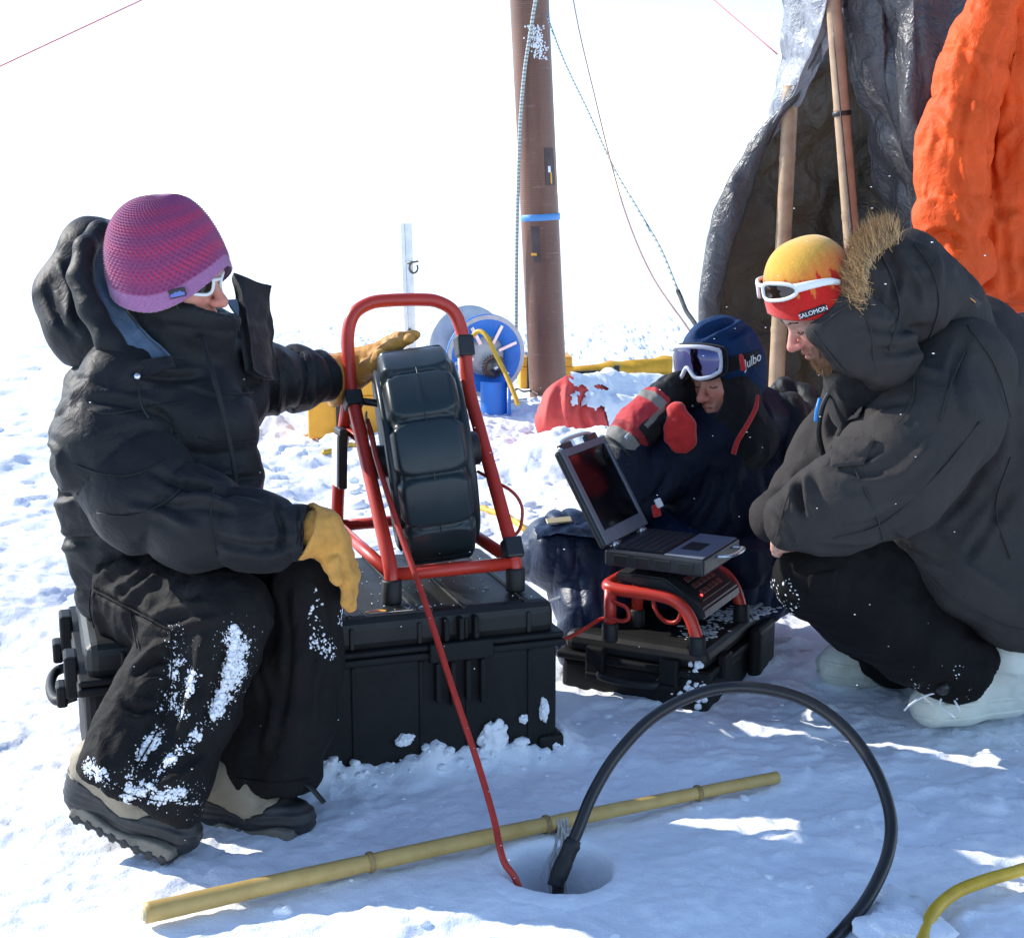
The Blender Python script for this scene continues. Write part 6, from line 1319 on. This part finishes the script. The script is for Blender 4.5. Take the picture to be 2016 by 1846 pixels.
fSl = union(px_chain(sl), .05); fTo = union(tor, .07); fSk = union(skirt, .06); fSf = union(px_chain(slf), .04)
fSl2 = plane_cut(fSl, W(1503, 1040, 3.01), unit(W(1503, 1040, 3.01) - W(1620, 1005, 3.04)), .03)
fJ = lambda P: smin(smin(smin(fTo(P), fSl2(P), .012), fSk(P), .02), fSf(P), .012)
csl = pts3(sl)
KFOLD = [([(1574, 940), (1572, 975), (1580, 1014)], -.020, 7), ([(1590, 935), (1592, 975), (1596, 1005)], .014, 8), ([(1520, 1010), (1550, 1045), (1560, 1075)], -.009, 6), ([(1669, 690), (1672, 730), (1682, 774)], -.014, 7), ([(1682, 776), (1712, 752), (1746, 734)], -.014, 6), ([(1690, 800), (1730, 772), (1770, 755)], .009, 8), ([(1680, 780), (1650, 820), (1622, 884)], -.018, 8), ([(1640, 890), (1690, 905), (1740, 880)], -.008, 6), ([(1700, 830), (1740, 800), (1800, 790)], -.008, 9), ([(1720, 960), (1780, 930), (1830, 870)], .010, 12), ([(1640, 1040), (1720, 1030), (1790, 990)], -.008, 10), ([(1600, 1060), (1680, 1062), (1740, 1050)], .008, 8), ([(1790, 690), (1800, 720), (1860, 740)], .009, 8), ([(1900, 660), (1880, 740), (1900, 820)], -.010, 10), ([(1940, 900), (1900, 970), (1840, 1030)], -.012, 10), ([(2000, 960), (1940, 1040), (1900, 1100)], -.010, 10), ([(1850, 1060), (1900, 1120), (1980, 1170)], .010, 12), ([(1960, 760), (1980, 860), (1960, 940)], .009, 14), ([(1760, 1050), (1800, 1090), (1850, 1110)], -.010, 7), ([(1650, 940), (1700, 950), (1760, 930)], .008, 9)]
def kd(P, N):
    d_, s_ = chain_param(P, csl); on = fSl2(P) < fTo(P)
    elb = np.exp(-((s_ - .30) / .12) ** 2) * on
    return creases(P + .3 * P[:, [2, 2, 2]] * np.array((1, 0, 0), np.float32), 3.6, .009, 101, (1, 1, 1)) * (.6 + .6 * elb) + creases(P, 9, .0025, 105, (1.2, 1, .8)) + folds(P, N, KFOLD)
lo, hi = auto_bounds(pts3([(1470, 560, 2.85), (2300, 1340, 3.75), (1470, 1340, 3.0)]), .03)
pk, KV, KF = body('parka', fJ, 0, lo, hi, .0072, M['m_parka'], km, kd)
# seams and flaps on the parka
def strip(name, pts, r, m, flat=(1, .4)): return mk(name, *tube(catmull([W(*q) for q in pts], 8), r, 8, flat=flat), m, pk)
hoodp = px_chain([(1725, 605, 3.20, 76), (1785, 580, 3.24, 90), (1840, 620, 3.30, 88), (1880, 690, 3.34, 84)]) + px_chain([(1742, 498, 3.24, 28), (1795, 505, 3.27, 36), (1840, 550, 3.32, 46)]) + px_chain([(1680, 600, 3.035, 20), (1700, 650, 3.05, 40), (1745, 700, 3.10, 60)]) + px_chain([(1700, 560, 3.15, 40), (1740, 520, 3.2, 36)]) + px_chain([(1604, 651, 3.02, 8), (1668, 606, 3.03, 18)]) + px_chain([(1620, 664, 3.02, 10), (1700, 630, 3.04, 30)]) + px_chain([(1640, 688, 3.025, 13), (1710, 680, 3.05, 34)]) + px_chain([(1662, 714, 3.03, 16), (1725, 720, 3.06, 34)])
hollow = union([cap(hP(.02, 0, .05), hP(.01, 0, -.06), .098, .070), cap(hP(.10, 0, .0), hP(.07, 0, -.10), .055, .05)], .03)
hk = lambda P: -smin(-union(hoodp, .045)(P), hollow(P), .012)
lo, hi = auto_bounds(pts3([(1590, 440, 2.95), (1990, 800, 3.55)]), .03)
ho, HOV, _ = body('hood', hk, 0, lo, hi, .0056, M['m_parka'], km, lambda P, N: creases(P, 6, .007, 111, (1, 1, .8)) + creases(P, 16, .0025, 115) + folds(P, N, [([(1740, 490), (1765, 540), (1750, 600)], -.012, 8), ([(1800, 480), (1840, 510), (1850, 570)], .012, 8), ([(1700, 640), (1760, 650), (1830, 640)], -.010, 8), ([(1780, 520), (1810, 560), (1815, 600)], .010, 7), ([(1720, 690), (1780, 690), (1850, 660), (1900, 610)], -.016, 9), ([(1660, 600), (1690, 585), (1720, 590)], .008, 6)]))
P = catmull([W(1697, 580, 3.035), W(1692, 610, 3.02), W(1684, 632, 3.015)], 6); mk('draw_cord', *tube(P, .0022, 6), M['grey_paint'], ho)
mk('cord_lock', *lathe([(0, -.010), (.006, -.010), (.006, .010), (0, .010)], W(1682, 640, 3.01), (.2, -.2, 1), 12), M['black'], ho)
mk('cord_lock', *lathe([(0, -.006), (.004, -.006), (.004, .006), (0, .006)], W(1698, 576, 3.03), (.2, -.2, 1), 12), M['alu'], ho)
gai = lambda P: np.maximum(union([cap(hP(-.015, 0, -.13), W(1770, 790, 3.27), .082, .11), cap(hP(.0, 0, -.12), W(1700, 790, 3.20), .06, .08)], .04)(P), -(hf(P) - .002) - .02)
lo, hi = auto_bounds([hP(0, 0, -.1), W(1790, 830, 3.1), W(1700, 700, 3.35)], .1); body('neck_gaiter', lambda P: -smin(-gai(P), cap(hP(.06, 0, -.02), hP(.07, 0, -.105), .075, .058)(P), .01), 0, lo, hi, .0055, M['black_fleece'], km, lambda P, N: creases(P, 12, .004, 7))
# bare fingers just showing under the cuff
hand(km, 'hand', [(1560, 1062, 3.06, 24), (1540, 1068, 3.04, 20)], [[(1542, 1062, 3.02, 9), (1528, 1068, 3.01, 8.5), (1524, 1082, 3.01, 7.5)], [(1545, 1066, 3.04, 9), (1530, 1074, 3.035, 8.5), (1526, 1088, 3.035, 7.5)], [(1546, 1070, 3.06, 9), (1533, 1079, 3.06, 8.5), (1529, 1090, 3.06, 7.5)], [(1550, 1072, 3.08, 8), (1538, 1082, 3.085, 7.5), (1534, 1092, 3.085, 7)], [(1560, 1055, 3.02, 10), (1545, 1050, 3.0, 9), (1532, 1056, 2.995, 8)]], M['skin_plain'], None, .0032, lambda P, N: .0004 * pn(P * 120, 3))
for pts in ([(1600, 650), (1618, 678), (1640, 706), (1662, 732)], [(1615, 640), (1655, 610), (1690, 588)], [(1735, 500), (1762, 560), (1770, 620), (1750, 690)], [(1800, 480), (1835, 530), (1850, 600), (1830, 670)], [(1690, 600), (1715, 650), (1720, 710)]): surf_line('hood_seam', pts, HOV, M['m_parka'], ho, .0022)
for pts in ([(1900, 690), (1870, 760), (1850, 830)], [(1905, 640), (1960, 720), (1990, 820)], [(1800, 740), (1795, 790), (1770, 830)], [(1555, 965), (1540, 1010), (1530, 1055)], [(1660, 880), (1720, 1000), (1740, 1065)], [(1780, 1080), (1860, 1165), (1960, 1225), (2016, 1240)], [(1990, 900), (1960, 1000), (1990, 1100)], [(1640, 1060), (1740, 1030), (1850, 930), (1930, 830)]): surf_line('parka_seam', pts, KV, M['m_parka'], pk, .0020)
# fur trim standing up behind the hat
mb = MB(); rs = np.random.RandomState(21); C_ = []
path = catmull([W(1684, 596, 3.03), W(1680, 560, 3.045), W(1686, 525, 3.07), W(1702, 495, 3.11), W(1722, 474, 3.15), W(1748, 462, 3.2)], 10)
for k in range(9000):
    i_ = rs.randint(len(path)); p0 = path[i_] + rs.normal(size=3) * np.array((.011, .028, .011)); t_ = i_ / len(path)
    d_ = unit(np.array((-.55 + .35 * t_, -.25 * rs.rand(), .35 + .75 * t_)) + rs.normal(size=3) * .22); L_ = rs.uniform(.014, .036) * (.75 + .35 * t_); bend = rs.normal(size=3) * .006
    V, F = tube([p0, p0 + d_ * L_ * .5 + bend * .4, p0 + d_ * L_ + bend], [.0006, .00045, .0001], 3, False); mb.add(V, F)
    c = np.array((.60, .37, .17)) * rs.uniform(.55, 1.3) if rs.rand() < .85 else np.array((.12, .08, .05)); tip = c * .35 if t_ > .45 and rs.rand() < .6 else c
    C_.append(np.repeat([c, c, tip], 3, 0))
fo = mb.out('fur_trim', M['fur'], ho); colattr(fo, 'pattern', np.clip(np.concatenate(C_), 0, 1)); tag(fo, kind='stuff')
fb = union([cap(a_, b_, .026) for a_, b_ in zip(path[::5], path[5::5])], .01); lo, hi = auto_bounds(path, .06)
fbo, FV, FF = body('fur_backing', fb, 0, lo, hi, .005, M['fur'], ho, None, None, lambda V, N: np.tile((.30, .2, .1), (len(V), 1)))
q = W(1905, 598, 3.20); mk('back_tab', *bm_vf(bbox(-.028, .028, -.004, .004, -.02, .02, .003, 2), frame_M(q, unit((.8, .2, -.55)), unit((-.2, 1, .1)), unit((.5, 0, .8)))), M['black'], pk, False)
for a_, b_ in (((-.016, .012), (.012, .012)), ((-.016, -.010), (.012, -.010)), ((-.016, -.010), (-.016, .012)), ((-.016, .001), (.008, .001))):
    e1, e2 = unit((.8, .2, -.55)), unit((.5, 0, .8)); mk('tab_stitch', *tube([q + e1 * a_[0] + e2 * a_[1] + np.array((0, -.007, .0)), q + e1 * b_[0] + e2 * b_[1] + np.array((0, -.007, 0))], .0014, 6), M['orange_plastic'], pk)
# pockets: flap outlines sewn on the sleeve
def surf_patch(name, corners, m, lift=.006, n=14, src=(KV, KF)):
    """cloth patch laid on the nearest points of the garment"""
    KV_, KF_ = src; KN = vnormals(KV_, KF_); c = [np.array(W(*q)) for q in corners]; V = []; 
    for j in range(n):
        for i_ in range(n):
            s_, t_ = i_ / (n - 1), j / (n - 1); p = (c[0] * (1 - s_) + c[1] * s_) * (1 - t_) + (c[3] * (1 - s_) + c[2] * s_) * t_
            dcam = unit(p - np.array((0, 0, CAM_H))); rel = KV_ - np.array((0, 0, CAM_H)); tt = rel @ dcam; off = np.linalg.norm(rel - tt[:, None] * dcam, axis=1); near_ = np.where(off < .010)[0]
            if len(near_) == 0: near_ = np.array([off.argmin()])
            k_ = near_[tt[near_].argmin()]; e = .0 if 0 < i_ < n - 1 and 0 < j < n - 1 else -.006; V.append(np.array((0, 0, CAM_H)) + dcam * (tt[k_] - lift - e))
    return mk(name, V, grid_faces(n, n), m, pk)
surf_patch('velcro_patch', [(1664, 800, 3.05), (1700, 790, 3.05), (1692, 822, 3.05), (1655, 830, 3.05)], M['black_fleece'], .004)
surf_patch('pocket_flap', [(1640, 858, 3.05), (1724, 862, 3.05), (1700, 915, 3.05), (1634, 920, 3.05)], M['m_parka'], .008)
surf_patch('pocket_flap', [(1640, 775, 3.05), (1690, 750, 3.05), (1672, 800, 3.05), (1630, 815, 3.05)], M['m_parka'], .007)
# zip edge and pull
mk('zip_edge', *tube(catmull([W(1640, 760, 3.16), W(1620, 800, 3.17), W(1612, 850, 3.18), W(1622, 900, 3.19)], 6), .006, 8), M['black'], pk)
M['cyan_pull'] = mat('blue_zip_pull', (.02, .22, .6), .5, .1, 20)
mk('zip_pull', *tube(catmull([W(1614, 785, 3.14), W(1610, 800, 3.13), W(1607, 815, 3.13), W(1606, 830, 3.13)], 5), .0045, 8), M['cyan_pull'], pk)
# trousers: near shin and knee, far knee
leg = px_chain([(2050, 1200, 3.45, 110), (1850, 1150, 3.28, 92), (1612, 1122, 3.10, 76)]) + px_chain([(1610, 1135, 3.09, 78), (1700, 1195, 3.12, 80), (1800, 1262, 3.16, 76), (1900, 1325, 3.20, 66), (1940, 1350, 3.22, 64)])
leg2 = px_chain([(2050, 1200, 3.6, 105), (1850, 1160, 3.52, 88), (1690, 1150, 3.44, 70)]) + px_chain([(1690, 1160, 3.44, 68), (1720, 1230, 3.48, 62), (1760, 1300, 3.52, 56)])
fn_ = plane_cut(union(leg, .04), W(1905, 1330, 3.2), unit((.62, .1, -.55))); fP = lambda P: smin(fn_(P), union(leg2, .04)(P), .012)
lo, hi = auto_bounds(pts3([(1510, 1020, 2.95), (2250, 1420, 3.8)]), .03)
tro, TV, TF = body('trousers', fP, 0, lo, hi, .0068, M['m_trousers'], km, lambda P, N: creases(P + .4 * P[:, [2, 2, 2]] * np.array((1, 0, 0), np.float32), 6, .009, 121, (.7, 1, 1.4)) + creases(P, 14, .003, 125))
TN = vnormals(TV, TF); X_, Y_ = pxx(TV)
snow_bits('shin_snow', tro, TV, TN, (X_ < 1575) & (Y_ > 1140) & (Y_ < 1220) & (TN[:, 0] < -.4), 120, .001, .004, 3); snow_bits('cuff_snow', tro, TV, TN, (X_ > 1790) & (Y_ > 1310) & (pn(TV * 20, 3) > .1) & (TN[:, 1] < 0), 130, .0007, .0026, 4)
surf_patch('knee_patch', [(1592, 1128, 3.0), (1650, 1118, 3.0), (1640, 1175, 3.0), (1588, 1170, 3.0)], M['m_trousers'], .004, 12, (TV, TF))
# white insulated boots
def bunny(heel, toe, shaft_top, s=1.0):
    heel, toe, shaft_top = np.array(heel), np.array(toe), np.array(shaft_top); fw = unit(toe - heel); u_ = unit(np.array((0, 0, 1.)) - fw * fw[2])
    prim = [cap(heel + u_ * .045, heel + fw * .14 + u_ * .05, .055 * s, .055 * s), cap(heel + fw * .14 + u_ * .048, toe + u_ * .042, .056 * s, .050 * s), cap(heel + u_ * .07 + fw * .03, shaft_top, .062 * s, .078 * s), cap(heel + fw * .05 + u_ * .10, heel + fw * .18 + u_ * .06, .058 * s, .045 * s)]
    uf = union(prim, .03); lo, hi = auto_bounds([heel, toe, shaft_top], .12); zc = lambda P: (P - heel) @ u_
    ob, _, _ = body('white_boot', lambda P: np.maximum(uf(P), -zc(P)), 0, lo, hi, .005, M['white_boot'], km, lambda P, N: creases(P, 12, .005, 131) + .0015 * pn(P * 40, 2))
    body('sole', lambda P: np.maximum(np.maximum(uf(P) - .006, zc(P) - .022), -zc(P) - .012), 0, lo, hi, .005, M['white_boot'], ob)
    body('edge_seam', lambda P: np.maximum(uf(P) - .0045, np.abs(zc(P) - .055) - .006), 0, lo, hi, .0045, M['white_boot'], ob)
    return ob
b1 = bunny(W(1985, 1395, 3.27), W(1835, 1418, 3.20), W(1985, 1290, 3.24)); b2 = bunny(W(1770, 1345, 3.62), W(1640, 1340, 3.55), W(1765, 1270, 3.60), .95)
mk('air_valve', *lathe([(0, 0), (.017, 0), (.019, .008), (.014, .016), (.010, .030), (0, .032)], W(1856, 1352, 3.115), (-.3, -1, .3), 18), M['black'], b1)
for k, pts in enumerate(([(1862, 1362, 3.13), (1850, 1385, 3.12), (1868, 1402, 3.10), (1880, 1412, 3.1)], [(1845, 1362, 3.13), (1815, 1372, 3.12), (1790, 1388, 3.11), (1780, 1398, 3.12)], [(1866, 1362, 3.13), (1880, 1380, 3.11), (1890, 1400, 3.1)])):
    mk('lace', *tube(catmull([W(*q) for q in pts], 6), .0025, 6), M['text_white'], b1)

# ------------------------------------------------------------------ drifting snow in the air
rs = np.random.RandomState(33); mb = MB()
for k in range(130):
    p = W(rs.uniform(20, 2000), rs.uniform(300, 1700), rs.uniform(1.9, 3.6)); r = rs.uniform(.0004, .0008)
    if p[2] < .05: continue
    mb.add(*lump(p, r, k % 20, (2.2, 1, 1)))
tag(mb.out('snow_flakes', M['snow_clump']), 'fine flakes of drifting snow in the air', 'snow', kind='stuff')
